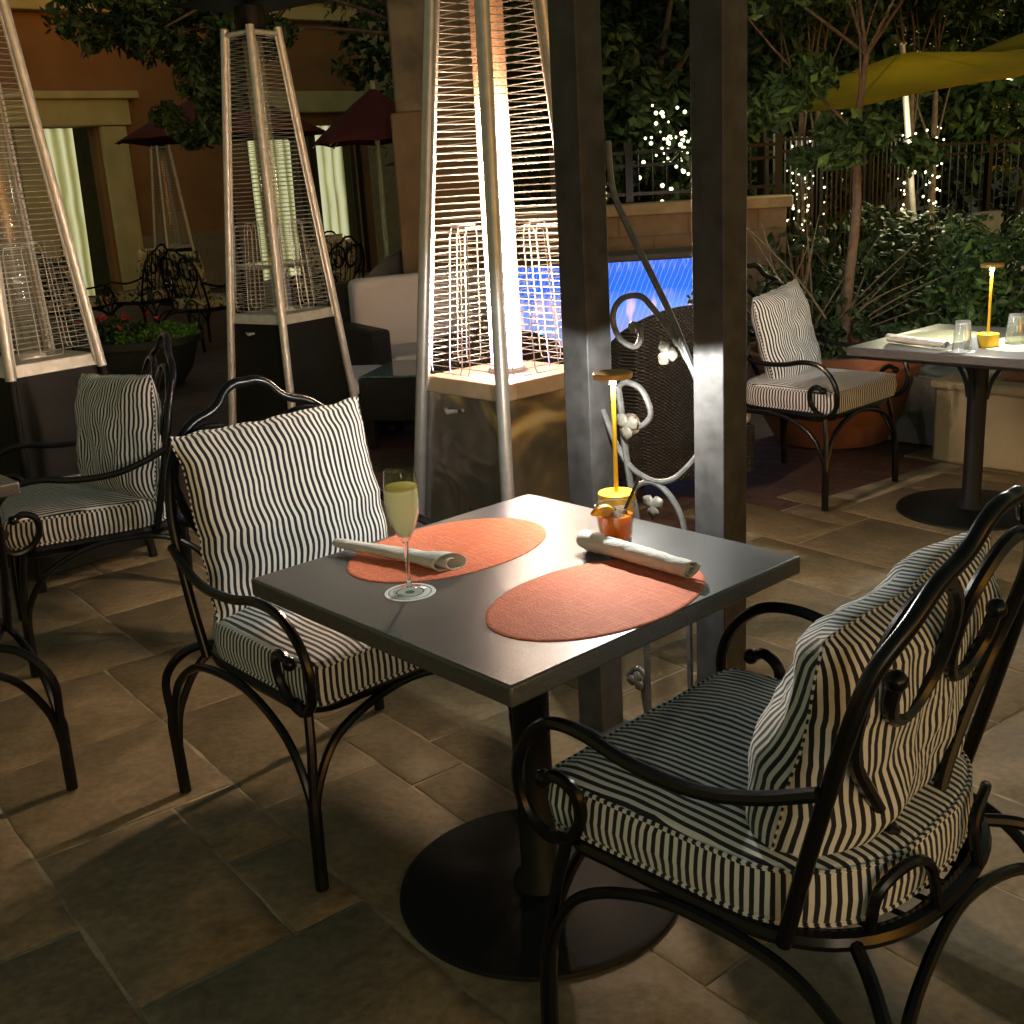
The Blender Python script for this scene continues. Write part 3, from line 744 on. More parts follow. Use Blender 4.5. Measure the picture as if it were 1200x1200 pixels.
# ------------------------------------------------------------------ HEATERS
def make_heater(label, loc, rz, cab, steel, lit, tube, low=None):
    t = thing('pyramid_patio_heater', label, 'patio heater', loc, rz, 'pyramid patio heaters')
    def R(z): return .374 - .105 * z
    def P(k, z, dr=0, off=0):
        a = k * PI / 2; r = R(z) + dr
        return Vector((r * math.cos(a) - off * math.sin(a), r * math.sin(a) + off * math.cos(a), z))
    for k in range(4):
        mb = MB(); mb.tube([P(k, .86 if low else 0), P(k, 2.32)], .021, 12)
        a = k * PI / 2
        # inner angle flange
        for s in (-1, 1):
            mb.tube([P(k, .87, -.018, s * .016), P(k, 2.30, -.018, s * .016)], .006, 6)
        lg = mb.build('leg', steel, t)
        if low:
            mb = MB(); mb.tube([P(k, 0), P(k, .862)], .019, 12); mb.build('lower_leg', low, lg)
    # cabinet
    z0, z1 = .05, .868
    A = [P(k, z0, -.018) for k in range(4)] + [P(k, z1, -.018) for k in range(4)]
    mb = MB(); mb.add(A, [(k, (k + 1) % 4, 4 + (k + 1) % 4, 4 + k) for k in range(4)] + [(3, 2, 1, 0)])
    cb = mb.build('cabinet', cab, t, smooth=False, bevel=.004)
    mb = MB(); mb.add([P(k, z1, .004) for k in range(4)] + [P(k, z1 + .05, -.012) for k in range(4)], [(k, (k + 1) % 4, 4 + (k + 1) % 4, 4 + k) for k in range(4)] + [(3, 2, 1, 0), (4, 5, 6, 7)])
    mb.build('burner_tray', mTrayLit if lit else steel, t, smooth=False, bevel=.004)
    hn = MB(); q = (P(2, .82, .0) * .62 + P(3, .82, .0) * .38); hn.tube([q + Vector((-.03, .03, 0)) * .7, q + Vector((-.01, -.01, -.004)), q + Vector((.03, -.03, 0)) * .7], [.006, .009, .006], 8); hn.build('latch', mSteel, cb)
    mb = MB(); mb.lathe([(.049, .90), (.051, .90), (.051, 2.28), (.049, 2.28)], 28, close=True); tb_ = mb.build('glass_tube', tube, t)
    mb = MB(); mb.lathe([(.001, .915), (.062, .915), (.062, .925), (.055, .935), (.001, .935)], 28); mb.build('burner', steel, t)
    if lit:
        mb = MB(); pr = []
        vs = []; fs = []; n = 12; m2 = 46
        for i in range(m2 + 1):
            f_ = i / m2; z = .93 + f_ * .80
            r = .024 * (1 - .5 * f_) * (1 + .16 * math.sin(f_ * 23)) * (1 if f_ < .93 else (1 - f_) / .07 + .02)
            r = max(r, .001)
            ox = .008 * math.sin(f_ * 13) * (1 - .3 * f_); oy = .008 * math.cos(f_ * 10)
            for k in range(n): vs.append((ox + r * math.cos(2 * PI * k / n), oy + r * math.sin(2 * PI * k / n), z))
        for i in range(m2):
            for k in range(n): fs.append((i * n + k, i * n + (k + 1) % n, (i + 1) * n + (k + 1) % n, (i + 1) * n + k))
        mb.add(vs, fs); mb.build('flame', lit, t)
    # wire guards
    for k in range(4):
        mb = MB(); k2 = (k + 1) % 4
        z = .955; 
        while z < 2.27:
            a, b_ = P(k, z, -.006), P(k2, z, -.006); mb.tube([a, b_], .0015, 4, cap=False); z += .0215
        for kk, kz in ((.06, 0), (.94, 0)):
            a0, a1 = P(k, .94, -.006).lerp(P(k2, .94, -.006), kk), P(k, 2.27, -.006).lerp(P(k2, 2.27, -.006), kk)
            mb.tube([a0, a1], .002, 4, cap=False)
        for (u0_, u1_, zt) in ((.12, .52, 1.37), (.36, .62, 1.38)):
            def Q(u, z_): return P(k, z_, -.001).lerp(P(k2, z_, -.001), u)
            pts = [Q(u0_ + .02, .935), Q(u0_, .955), Q(u0_, 1.15), Q(u0_, zt - .03), Q(u0_ + .03, zt), Q(u1_ - .03, zt), Q(u1_, zt - .03), Q(u1_, 1.15), Q(u1_, .955), Q(u1_ - .02, .935)]
            mb.tube(pts, .0021, 5, closed=True)
        mb.build('wire_guard', mWire if lit == mFlame else mSteelDim, t)
    # top frame, head, reflector
    mb = MB()
    for k in range(4): mb.tube([P(k, 2.29), P((k + 1) % 4, 2.29)], .014, 6)
    mb.build('top_frame', steel, t)
    mb = MB(); mb.lathe([(.07, 2.27), (.075, 2.29), (.075, 2.42), (.03, 2.43), (.001, 2.43)], 24); mb.build('head', mCabBlack, t)
    mb = MB(); rr = .40; vs = [(rr * math.cos(k * PI / 2), rr * math.sin(k * PI / 2), 2.435) for k in range(4)] + [(.1 * math.cos(k * PI / 2), .1 * math.sin(k * PI / 2), 2.475) for k in range(4)]
    mb.add(vs, [(k, (k + 1) % 4, 4 + (k + 1) % 4, 4 + k) for k in range(4)] + [(4, 5, 6, 7), (3, 2, 1, 0)]); mb.build('reflector', mCabBlack, t, smooth=False)
    return t
hC = make_heater('lit pyramid heater glowing white behind the near table, stainless cabinet', (.012, 3.595, 0), -.072, mCabSteel, mSteel, mFlame, mGlassTube)
hM = make_heater('unlit black-cabinet pyramid heater behind the left chair, its whole cage visible', (-1.162, 6.075, 0), .148, mCabBlack, mSteelDim, None, mGlassTubeDim)
hL = make_heater('pyramid heater with black cabinet cut off by the left edge of the picture', (-1.98, 4.714, 0), .084, mCabBlack, mSteelDim, None, mGlassTubeDim, mCabBlack)
hF = dup(hM, (-4.763, 17.038, 0), -.052, 'small distant pyramid heater in front of the brown facade')

# ------------------------------------------------------------------ POSTS AND IRONWORK
wp = .088
nL = Vector((.211, 2.765, 0)); nR = Vector((.497, 2.50, 0))
def post(near, label):
    t = thing('pergola_post', label, 'post', near - F * wp / 2 + G * wp / 2, rz_of(F), 'dark pergola posts')
    mb = MB(); mb.box((0, 0, 1.65), (wp, wp, 3.3)); mb.build('shaft', mPost, t, bevel=.003)
    mb = MB(); mb.box((0, 0, .02), (wp + .03, wp + .03, .04)); mb.build('base', mPost, t, bevel=.003)
    return t
post(nL, 'dark square post directly behind the yellow lamp, left of the iron scrolls')
post(nR, 'dark square post at the right of the iron scrolls, touching the table corner side')
pn = (nR - nL).normalized(); pn = Vector((pn.y, -pn.x, 0)); pp = (nL + nR) / 2 + G * wp / 2 - F * wp / 2
def PP(l): return [atplane(x, y, pp, pn) for x, y in l]
tr = thing('iron_scroll_panel', 'ornamental iron scrollwork with vine leaves between the two dark posts', 'ironwork', (pp.x, pp.y, 0))
off = Matrix.Translation(-tr.location)
def trp(pts, r, mat=mScroll, name='scroll', flat=1.0):
    mb = MB(); mb.tube([off @ Vector(p) for p in cr(PP(pts), 6)], r, 8, flat=flat); return mb.build(name, mat, tr)
trp([(712, 165), (718, 222), (735, 264), (765, 325), (790, 378), (818, 448)], .008, name='bar')
trp([(742, 390), (740, 380), (750, 385), (750, 400), (742, 406), (727, 397), (719, 380), (720, 362), (731, 349), (750, 347), (764, 360), (782, 384), (802, 415), (820, 448)], .0075)
trp([(724, 452), (728, 480), (732, 520), (740, 574), (747, 612), (753, 680), (758, 760), (762, 900)], .0085, name='bar')
trp([(718, 470), (724, 455), (734, 448), (750, 455), (760, 473), (762, 488), (752, 499), (743, 500)], .0075)
trp([(706, 480), (713, 498), (722, 520), (740, 548), (765, 563), (785, 563), (800, 553), (818, 533)], .0075)
trp([(740, 585), (748, 569), (764, 565), (780, 575), (795, 597), (802, 620), (804, 650)], .0075)
trp([(808, 640), (808, 735), (809, 800), (811, 900)], .008, name='bar')
trp([(736, 792), (746, 783), (757, 793), (754, 808), (758, 840), (756, 870)], .0075)
def vine_leaf(px, py, size, rot):
    c = atplane(px, py, pp, pn) - tr.location
    ax = (nR - nL).normalized(); az = Vector((0, 0, 1)); no = pn
    n = 40; ring = []
    for k in range(n):
        a = 2 * PI * k / n; r = size * 1.1 * (.42 + .58 * abs(math.cos(1.5 * a)) ** .8) * (1 + .05 * math.cos(9 * a))
        ring.append((r * math.cos(a + rot), r * math.sin(a + rot), abs(math.cos(1.5 * a))))
    vs = [c + no * .022]
    for s in (.5, 1.0):
        for x, z, lobe in ring:
            vs.append(c + ax * x * s + az * z * s + no * (.018 + .003 * lobe * s - .004 * s * s))
    fs = [(0, 1 + (k + 1) % n, 1 + k) for k in range(n)] + [(1 + k, 1 + (k + 1) % n, 1 + n + (k + 1) % n, 1 + n + k) for k in range(n)]
    mb = MB(); mb.add(vs, fs); o = mb.build('vine_leaf', mBronzeLeaf, tr); s_ = o.modifiers.new('t', 'SOLIDIFY'); s_.thickness = .0022
vine_leaf(739, 497, .033, .4); vine_leaf(786, 413, .028, 2.0); vine_leaf(770, 590, .030, .52); vine_leaf(750, 795, .026, 1.2)

# ------------------------------------------------------------------ FOLIAGE helpers
def leaf_mat(name, c1_, c2_, rough=.5):
    m, nt, b = newmat(name)
    uv = N(nt, 'ShaderNodeUVMap'); uv.uv_map = 'UVMap'; sp = N(nt, 'ShaderNodeSeparateXYZ'); lk(nt, uv.outputs[0], sp.inputs[0])
    lk(nt, ramp(nt, sp.outputs[0], [(0, c1_), (.8, c2_), (1, tuple(min(1, k * 1.6) for k in c2_))]), b.inputs['Base Color'])
    b.inputs['Roughness'].default_value = rough
    b.inputs['Specular IOR Level'].default_value = .4
    return m
mLeafA = leaf_mat('garden_leaf', (.025, .06, .018), (.075, .14, .035))
mLeafB = leaf_mat('dark_leaf', (.02, .045, .018), (.05, .09, .03))
mLeafC = leaf_mat('bright_leaf', (.06, .16, .02), (.14, .30, .04))
mBark = simple('bark', (.16, .11, .075), .85, 0, .35, 25, .6, 40)
mTwig = simple('twig', (.20, .17, .12), .85, 0, .3, 25)
def leaves(name, clumps, per, size, mat, parent, seed=0, droop=.3):
    rng = np.random.default_rng(seed)
    C = np.array([c[:3] for c in clumps], float); Rr = np.array([c[3] for c in clumps], float)
    which = np.repeat(np.arange(len(C)), per); n = len(which)
    d = rng.normal(size=(n, 3)); d /= np.linalg.norm(d, axis=1)[:, None]
    rad = rng.random(n) ** .45
    pos = C[which] + d * (rad * Rr[which])[:, None] * np.array([1, 1, .75])
    nrm = d * .5 + rng.normal(size=(n, 3)) * .6 + np.array([0, 0, .5]); nrm /= np.linalg.norm(nrm, axis=1)[:, None]
    ax = rng.normal(size=(n, 3)); ax[:, 2] -= droop; ax -= nrm * (ax * nrm).sum(1)[:, None]; ax /= np.linalg.norm(ax, axis=1)[:, None]
    bx = np.cross(nrm, ax)
    s = size * (.55 + .9 * rng.random(n))[:, None]
    v = np.stack([pos - ax * s * .5, pos + bx * s * .26 - nrm * s * .06 - ax * s * .05, pos + ax * s * .5 - nrm * s * .1, pos - bx * s * .26 - nrm * s * .06 - ax * s * .05, pos + nrm * s * .04], 1).reshape(-1, 3)
    base = np.arange(n) * 5
    f = np.concatenate([np.stack([base, base + 1, base + 4], 1), np.stack([base + 1, base + 2, base + 4], 1), np.stack([base + 2, base + 3, base + 4], 1), np.stack([base + 3, base, base + 4], 1)])
    me = bpy.data.meshes.new(name); me.from_pydata(v.tolist(), [], f.tolist()); me.materials.append(mat)
    tone = rng.random(n); tone = np.concatenate([tone] * 4)
    uv = np.zeros((len(f), 3, 2)); uv[:, :, 0] = tone[:, None]
    me.uv_layers.new(name='UVMap').data.foreach_set('uv', uv.ravel())
    me.update(); o = bpy.data.objects.new(name, me); COL.objects.link(o)
    if parent: o.parent = parent
    return o
def rand_clumps(n, c, r, cr_, rnd):
    out = []
    for _ in range(n):
        while True:
            p = [rnd.uniform(-1, 1) for _ in range(3)]
            if sum(a * a for a in p) < 1: break
        out.append((c[0] + p[0] * r[0], c[1] + p[1] * r[1], c[2] + p[2] * r[2], cr_ * rnd.uniform(.55, 1.2)))
    return out
def branchy(mb, p0, targets, r, rnd):
    for t_ in targets:
        p0_ = Vector(p0); q = Vector(t_); m1 = p0_.lerp(q, .45) + Vector((rnd.uniform(-.08, .08), rnd.uniform(-.08, .08), rnd.uniform(0, .12))) * (q - p0_).length
        pts = cr([p0_, m1, q], 5); n = len(pts)
        mb.tube(pts, [r * (1 - .8 * i / n) for i in range(n)], 6)
def tree(name, label, loc, trunk, th, clumps, per, lsize, mat, seed=0, r0_=.05, group=None, cat='tree'):
    rnd = random.Random(seed); t = thing(name, label, cat, loc, group=group)
    mb = MB(); pts = cr([Vector(p) for p in trunk], 6); n = len(pts)
    mb.tube(pts, [r0_ * (1 - .55 * i / n) for i in range(n)], 9)
    branchy(mb, pts[-1], [c[:3] for c in clumps[::5]][:5], r0_ * .3, rnd)
    branchy(mb, pts[int(n * .72)], [c[:3] for c in clumps[1::6]][:3], r0_ * .25, rnd)
    mb.build('trunk', mBark, t)
    leaves('crown', clumps, per, lsize, mat, t, seed)
    return t

# ---- right: tree in front of umbrellas (trunk at px 1005)
rnd = random.Random(11)
tb0 = Vector((1.95, 6.35, .35))
cl = rand_clumps(110, (0.0, 0, 2.50), (1.7, .9, .48), .25, rnd) + rand_clumps(5, (.1, .1, 1.15), (.5, .4, .2), .13, rnd)
cl += [(-.75 + .1 * k, .2 * math.sin(k), 1.25 + .07 * k, .16) for k in range(6)]
tree('garden_tree', 'slender tree with pale trunk rising from the planting behind the right-hand chair', tb0, [(0, 0, 0), (.01, 0, .4), (.05, 0, .9), (.04, 0, 1.3), (.08, 0, 1.7)], 1, cl, 150, .08, mLeafA, 5, .035, 'garden trees')
# shrubs around it
def shrub(label, loc, r, n, per, ls, mat, seed, twigs=0, name='shrub', group='shrubs behind the patio'):
    rnd = random.Random(seed); t = thing(name, label, 'shrub', loc, group=group)
    cl = rand_clumps(n, (0, 0, r[2]), r, r[2] * .45, rnd)
    cl = [c for c in cl if c[2] > .03]
    mb = MB(); branchy(mb, (0, 0, 0), [c[:3] for c in cl][:18], .012, rnd)
    for k in range(twigs):
        a = rnd.uniform(0, 2 * PI); L = rnd.uniform(.3, .9)
        branchy(mb, (rnd.uniform(-.1, .1), rnd.uniform(-.1, .1), .05), [(math.cos(a) * L, math.sin(a) * L * .5, rnd.uniform(.35, .95))], .009, rnd)
    mb.build('stems', mTwig, t); leaves('foliage', cl, per, ls, mat, t, seed); return t
shrub('twiggy half-bare shrub just behind the right-hand chair cushion', (1.75, 6.6, .3), (.75, .35, .38), 20, 45, .05, mLeafB, 21, 26)
shrub('dense low dark shrub behind the right-hand table lamp', (2.95, 6.6, .3), (.75, .4, .42), 34, 110, .075, mLeafA, 22, 8)
shrub('taller dark shrub in front of the black fence at right', (3.0, 8.6, 0), (.95, .4, .62), 36, 100, .085, mLeafB, 23, 6)
shrub('low leafy groundcover shrub spilling over the terracotta pot', (1.86, 6.25, .40), (.5, .35, .14), 26, 80, .05, mLeafB, 24, 4)
shrub('leafy shrub at the right edge beyond the bench', (3.6, 7.4, .0), (.8, .5, .55), 30, 90, .08, mLeafA, 25, 6)
# large background trees
def bgtree(label, x, y, h, w_, seed, mat=mLeafB, zc=None, per=170, ls=.16):
    rnd = random.Random(seed); zc = zc or h * .62
    cl = rand_clumps(46, (0, 0, zc), (w_, w_ * .7, h * .42), w_ * .34, rnd)
    cl = [c for c in cl if c[2] > 1.2 * .8]
    return tree('background_tree', label, (x, y, 0), [(0, 0, 0), (.1, 0, h * .25), (0, .1, h * .5)], 1, cl, per, ls, mat, seed, .14, 'dark trees behind the fence')
bgtree('dark tree between the two posts, wrapped in sparkling lights', 1.75, 12.4, 4.4, 1.7, 31)
bgtree('dark tree right of the right post, above the yellow umbrella tip', 3.5, 13.2, 5.2, 2.1, 32, mLeafB)
bgtree('dark tree filling the top right corner behind the yellow umbrellas', 6.4, 14, 5.6, 2.4, 33, mLeafA)
bgtree('dark tree far behind the lit heater and left post', .2, 15.5, 5.4, 2.2, 34)
bgtree('tall dark tree farthest back at the upper right', 4.9, 17.5, 7.0, 2.8, 35)
bgtree('dark tree at the extreme right beyond the fence', 9.2, 16, 6.2, 2.6, 36)
# hanging foliage left (tree beside the column)
rnd = random.Random(41)
cl = rand_clumps(44, (-2.05, -.3, 3.2), (1.15, .6, .5), .24, rnd) + rand_clumps(13, (-1.95, -.3, 2.4), (.5, .4, .4), .2, rnd)
tree('courtyard_tree', 'leafy branch crown hanging above the unlit heater in front of the facade', (-.45, 10.75, 0), [(0, 0, 0), (.02, 0, 1.2), (.0, 0, 2.6), (-.5, 0, 3.6)], 1, cl, 150, .10, mLeafB, 42, .09, 'garden trees')
# hedge-like planting far off, one mass
rnd = random.Random(51)
cl = [(rnd.uniform(-.5, 13), 18.5 + rnd.uniform(-.8, .8) , rnd.uniform(.2, 6.5), rnd.uniform(.5, .95)) for _ in range(190)]
tag(leaves('far_foliage', cl, 110, .26, mLeafB, None, 52), kind='stuff', label='dark mass of foliage closing off the garden beyond the fence', cat='foliage')

# ------------------------------------------------------------------ STRING LIGHTS
mBulb = emis('fairy_bulb', (1, .95, .52), 3.2, sample=False)
mBulbW = emis('fairy_bulb_white', (.85, 1, .60), 2.2, sample=False)
def strings(label, pts_fn, n, seed, r=.012):
    t = thing('fairy_light_string', label, 'string lights', pts_fn(0), group='fairy lights wrapped on trunks'); o0 = Vector(pts_fn(0))
    rnd = random.Random(seed); P = []; protos = []
    for i in range(n):
        p = Vector(pts_fn(i / n)) - o0 + Vector((rnd.gauss(0, .02), rnd.gauss(0, .02), rnd.gauss(0, .02))); P.append(p)
        if i < 2:
            mb = MB(); mb.ball((0, 0, 0), r * .85, 8); o = mb.build('bulb', mBulb if i == 0 else mBulbW, t); protos.append(o)
        else:
            o = protos[0 if rnd.random() < .6 else 1].copy(); COL.objects.link(o); o.parent = t
        k = rnd.uniform(.6, 1.35); o.location = p; o.scale = (k, k, k)
    wv = MB(); wv.tube(P, .003, 4); wv.build('wire', mIron, t)
def wrap(x, y, z0, z1, r, turns):
    return lambda f: (x + r * math.cos(f * turns * 6.283), y + r * math.sin(f * turns * 6.283), z1 + (z0 - z1) * f)
strings('fairy lights spiralling down the trunk below the left yellow umbrella tip', wrap(2.92, 11, .75, 1.72, .07, 9), 60, 1)
strings('fairy lights wound on the second trunk, right of the brightest fairy-lit trunk', wrap(3.13, 11.2, 1.05, 1.72, .07, 6), 34, 2)
strings('fairy lights on the thin trunk right of the pale garden tree trunk', wrap(3.95, 11, 1.0, 1.75, .06, 6), 30, 3)
strings('fairy lights on the rightmost lit trunk in front of the fence', wrap(4.25, 11.2, .95, 1.78, .07, 7), 38, 4)
_r = random.Random(9); _p = [(1.72 + _r.gauss(0, .14), 11.0 + _r.gauss(0, .15), 1.78 + _r.gauss(0, .2)) for _ in range(71)]
strings('cluster of sparkling fairy lights in the tree between the two dark posts', lambda f: _p[min(70, int(f * 71))], 58, 5, .019)
strings('short row of fairy lights along the rib of the yellow umbrella', lambda f: (2.96 + .33 * f, 9.6, 2.04 + .10 * f), 9, 6, .013)
strings('fairy light cluster glowing under brown leaves above the umbrella tip', lambda f: (2.8 + .1 * math.sin(40 * f), 10.4, 2.02 + .05 * math.cos(31 * f)), 9, 7, .015)
# trunks that carry the lights
for i, (x, y, l) in enumerate(((2.92, 11, 'leftmost fairy-lit trunk'), (3.13, 11.2, 'fairy-lit trunk second from left'), (3.95, 11, 'fairy-lit trunk third from left'), (4.25, 11.2, 'rightmost fairy-lit trunk'))):
    rnd = random.Random(60 + i)
    cl = rand_clumps(12, (0, 0, 3.02), (.55, .4, .28), .27, rnd)
    tree('lit_tree', l + ' standing behind the garden fence line', (x, y, 0), [(0, 0, 0), (.01, 0, 1), (0, .0, 2.1)], 1, cl, 80, .10, mLeafB, 60 + i, .05, 'fairy-lit trees')

# ------------------------------------------------------------------ YELLOW UMBRELLAS
def umbrella(label, c, half, zp, ze, mat, rz=0, name='patio_umbrella', group='yellow umbrellas', polemat=None, valance=.0):
    t = thing(name, label, 'umbrella', c, rz, group)
    mb = MB(); n = 8; rings = []
    for s in (.04, .3, .6, .85, 1.0):
        rr = []
        for k in range(n * 6):
            a = 2 * PI * k / (n * 6); ph = (k % 6) / 6
            sag = 1 - .05 * math.sin(ph * PI) * s; 
            q = 1 / max(abs(math.cos((a + PI / n) % (2 * PI / n) - PI / n)), .5)
            r = half * s * sag
            z = zp - (zp - ze) * s ** 1.1 - .05 * math.sin(ph * PI) * s * (1 - s) + .02 * math.sin(ph * PI) * s
            rr.append((r * math.cos(a), r * math.sin(a), z))
        rings.append(rr)
    m_ = n * 6; vs = sum(rings, [])
    fs = [(i * m_ + k, i * m_ + (k + 1) % m_, (i + 1) * m_ + (k + 1) % m_, (i + 1) * m_ + k) for i in range(4) for k in range(m_)]
    fs.append(tuple(range(m_)))
    mb.add(vs, fs); o = mb.build('canopy', mat, t); s_ = o.modifiers.new('t', 'SOLIDIFY'); s_.thickness = .004
    pm = polemat or mSteelDim
    mb = MB(); mb.tube([(0, 0, 0), (0, 0, zp + .06)], .024, 10); mb.build('pole', pm, t)
    for k in range(n):
        a = 2 * PI * k / n
        mb = MB(); mb.tube([(.03 * math.cos(a), .03 * math.sin(a), zp - .03), (half * .97 * math.cos(a), half * .97 * math.sin(a), ze - .01)], .008, 5); mb.build('rib', pm, t)
    return t
def fabric(name, col, tl=.35):
    m, nt, b = newmat(name); out = nt.nodes['Material Output']
    tc = N(nt, 'ShaderNodeTexCoord'); ns = N(nt, 'ShaderNodeTexNoise', Scale=3.0, Detail=5.0); lk(nt, tc.outputs['Object'], ns.inputs['Vector'])
    c = ramp(nt, ns.outputs[0], [(.3, tuple(k * .85 for k in col)), (.7, col)]); lk(nt, c, b.inputs['Base Color']); b.inputs['Roughness'].default_value = .85
    t_ = N(nt, 'ShaderNodeBsdfTranslucent'); lk(nt, c, t_.inputs[0]); mx = N(nt, 'ShaderNodeMixShader'); mx.inputs[0].default_value = tl
    lk(nt, b.outputs[0], mx.inputs[1]); lk(nt, t_.outputs[0], mx.inputs[2]); lk(nt, mx.outputs[0], out.inputs[0]); return m
mYellow = fabric('yellow_canvas', (.50, .40, .02))
mBurg = fabric('burgundy_canvas', (.16, .03, .035), .2)
u1_ = umbrella('large yellow umbrella at upper right, its peak behind the tree leaves', (3.45, 9.6, 0), 1.40, 2.34, 2.06, mYellow, .2)
u1_.rotation_euler = (.03, -.14, .2); u1_.location.x = 3.62
plight('umbrella_fill', (3.3, 9.0, 1.65), 26, (1, .93, .6), .15)  # added point light under the canopy to brighten the yellow canvas
plight('umbrella_fill', (5.2, 9.8, 1.8), 20, (1, .93, .6), .15)  # same added fill for the second umbrella, no fixture modelled
umbrella('second yellow umbrella cut off by the right edge of the picture', (5.6, 10.6, 0), 1.5, 2.75, 2.3, mYellow, .1)
umbrella('burgundy umbrella on a pale pole between the unlit heater and the column', (-1.05, 11, 0), .62, 2.42, 1.93, mBurg, .1, group='burgundy umbrellas', polemat=simple('pale_pole', (.45, .50, .30), .5))
umbrella('wide burgundy umbrella behind the unlit heater', (-3.35, 15, 0), 1.35, 2.9, 2.25, mBurg, .3, group='burgundy umbrellas', polemat=mIron)
umbrella('dark red umbrella seen between the two dark posts', (1.05, 12.8, 0), .6, 2.62, 2.3, mBurg, .3, group='burgundy umbrellas', polemat=mIron)

# ------------------------------------------------------------------ FENCES, WALL, FOUNTAIN
def fence(label, a, b_, h, z0, sp, pr=.009, nposts=3):
    a = Vector(a); b_ = Vector(b_); L = (b_ - a).length; t = thing('metal_fence', label, 'fence', (a.x, a.y, z0), math.atan2(b_.y - a.y, b_.x - a.x), 'black garden fences')
    mb = MB(); n = int(L / sp)
    for i in range(n + 1): mb.tube([(i * L / n, 0, .03), (i * L / n, 0, h)], pr, 4)
    mb.build('pickets', mIron, t)
    for z in (.08, h - .12, h - .02):
        mb = MB(); mb.box((L / 2, 0, z), (L, .03, .025)); mb.build('rail', mIron, t, smooth=False)
    for i in range(nposts + 1):
        mb = MB(); mb.box((i * L / nposts, 0, h / 2 + .03), (.06, .06, h + .06)); mb.build('post', mIron, t, smooth=False)
    return t
fence('black picket fence on top of the stone wall between the two posts', (.5, 9.35, 0), (2.3, 9.35, 0), .42, 1.28, .11)
fence('black picket fence running right of the posts behind the stone wall end', (2.3, 9.9, 0), (4.4, 12.2, 0), 1.75, 0, .10)
fence('long black picket fence receding to the right edge of the picture', (4.4, 12.2, 0), (9.5, 14.5, 0), 1.65, 0, .11, nposts=5)
def stone_mat():
    m, nt, b = newmat('limestone_blocks'); tc = N(nt, 'ShaderNodeTexCoord')
    sp = N(nt, 'ShaderNodeSeparateXYZ'); lk(nt, tc.outputs['Object'], sp.inputs[0]); cb = N(nt, 'ShaderNodeCombineXYZ'); lk(nt, sp.outputs[0], cb.inputs[0]); lk(nt, sp.outputs[2], cb.inputs[1])
    br = N(nt, 'ShaderNodeTexBrick', Scale=1.0); br.inputs['Brick Width'].default_value = .55; br.inputs['Row Height'].default_value = .26; br.inputs['Mortar Size'].default_value = .008
    br.inputs['Color1'].default_value = (.26, .19, .135, 1); br.inputs['Color2'].default_value = (.29, .22, .155, 1); br.inputs['Mortar'].default_value = (.20, .15, .11, 1); lk(nt, cb.outputs[0], br.inputs['Vector'])
    ns = N(nt, 'ShaderNodeTexNoise', Scale=7.0, Detail=8.0); lk(nt, tc.outputs['Object'], ns.inputs['Vector'])
    lk(nt, mix(nt, .7, br.outputs[0], ramp(nt, ns.outputs[0], [(.3, (.6, .55, .5)), (.7, (1.1, 1.1, 1.1))]), 'MULTIPLY'), b.inputs['Base Color']); b.inputs['Roughness'].default_value = .85
    bp = N(nt, 'ShaderNodeBump', Strength=.5, Distance=.02); lk(nt, ns.outputs[0], bp.inputs['Height']); lk(nt, bp.outputs[0], b.inputs['Normal']); return m
sw_ = thing('stone_wall', 'low beige stone wall with a flat cap behind the blue-lit fountain', 'wall', (1.25, 9.2, 0))
mb = MB(); mb.box((0, .05, .6), (2.1, .4, 1.2)); mb.build('blocks', stone_mat(), sw_, smooth=False)
mb = MB(); mb.box((0, .05, 1.245), (2.18, .5, .09)); mb.build('cap', simple('wall_cap', (.36, .29, .19), .8, 0, .2, 6, .3, 30), sw_, bevel=.01)
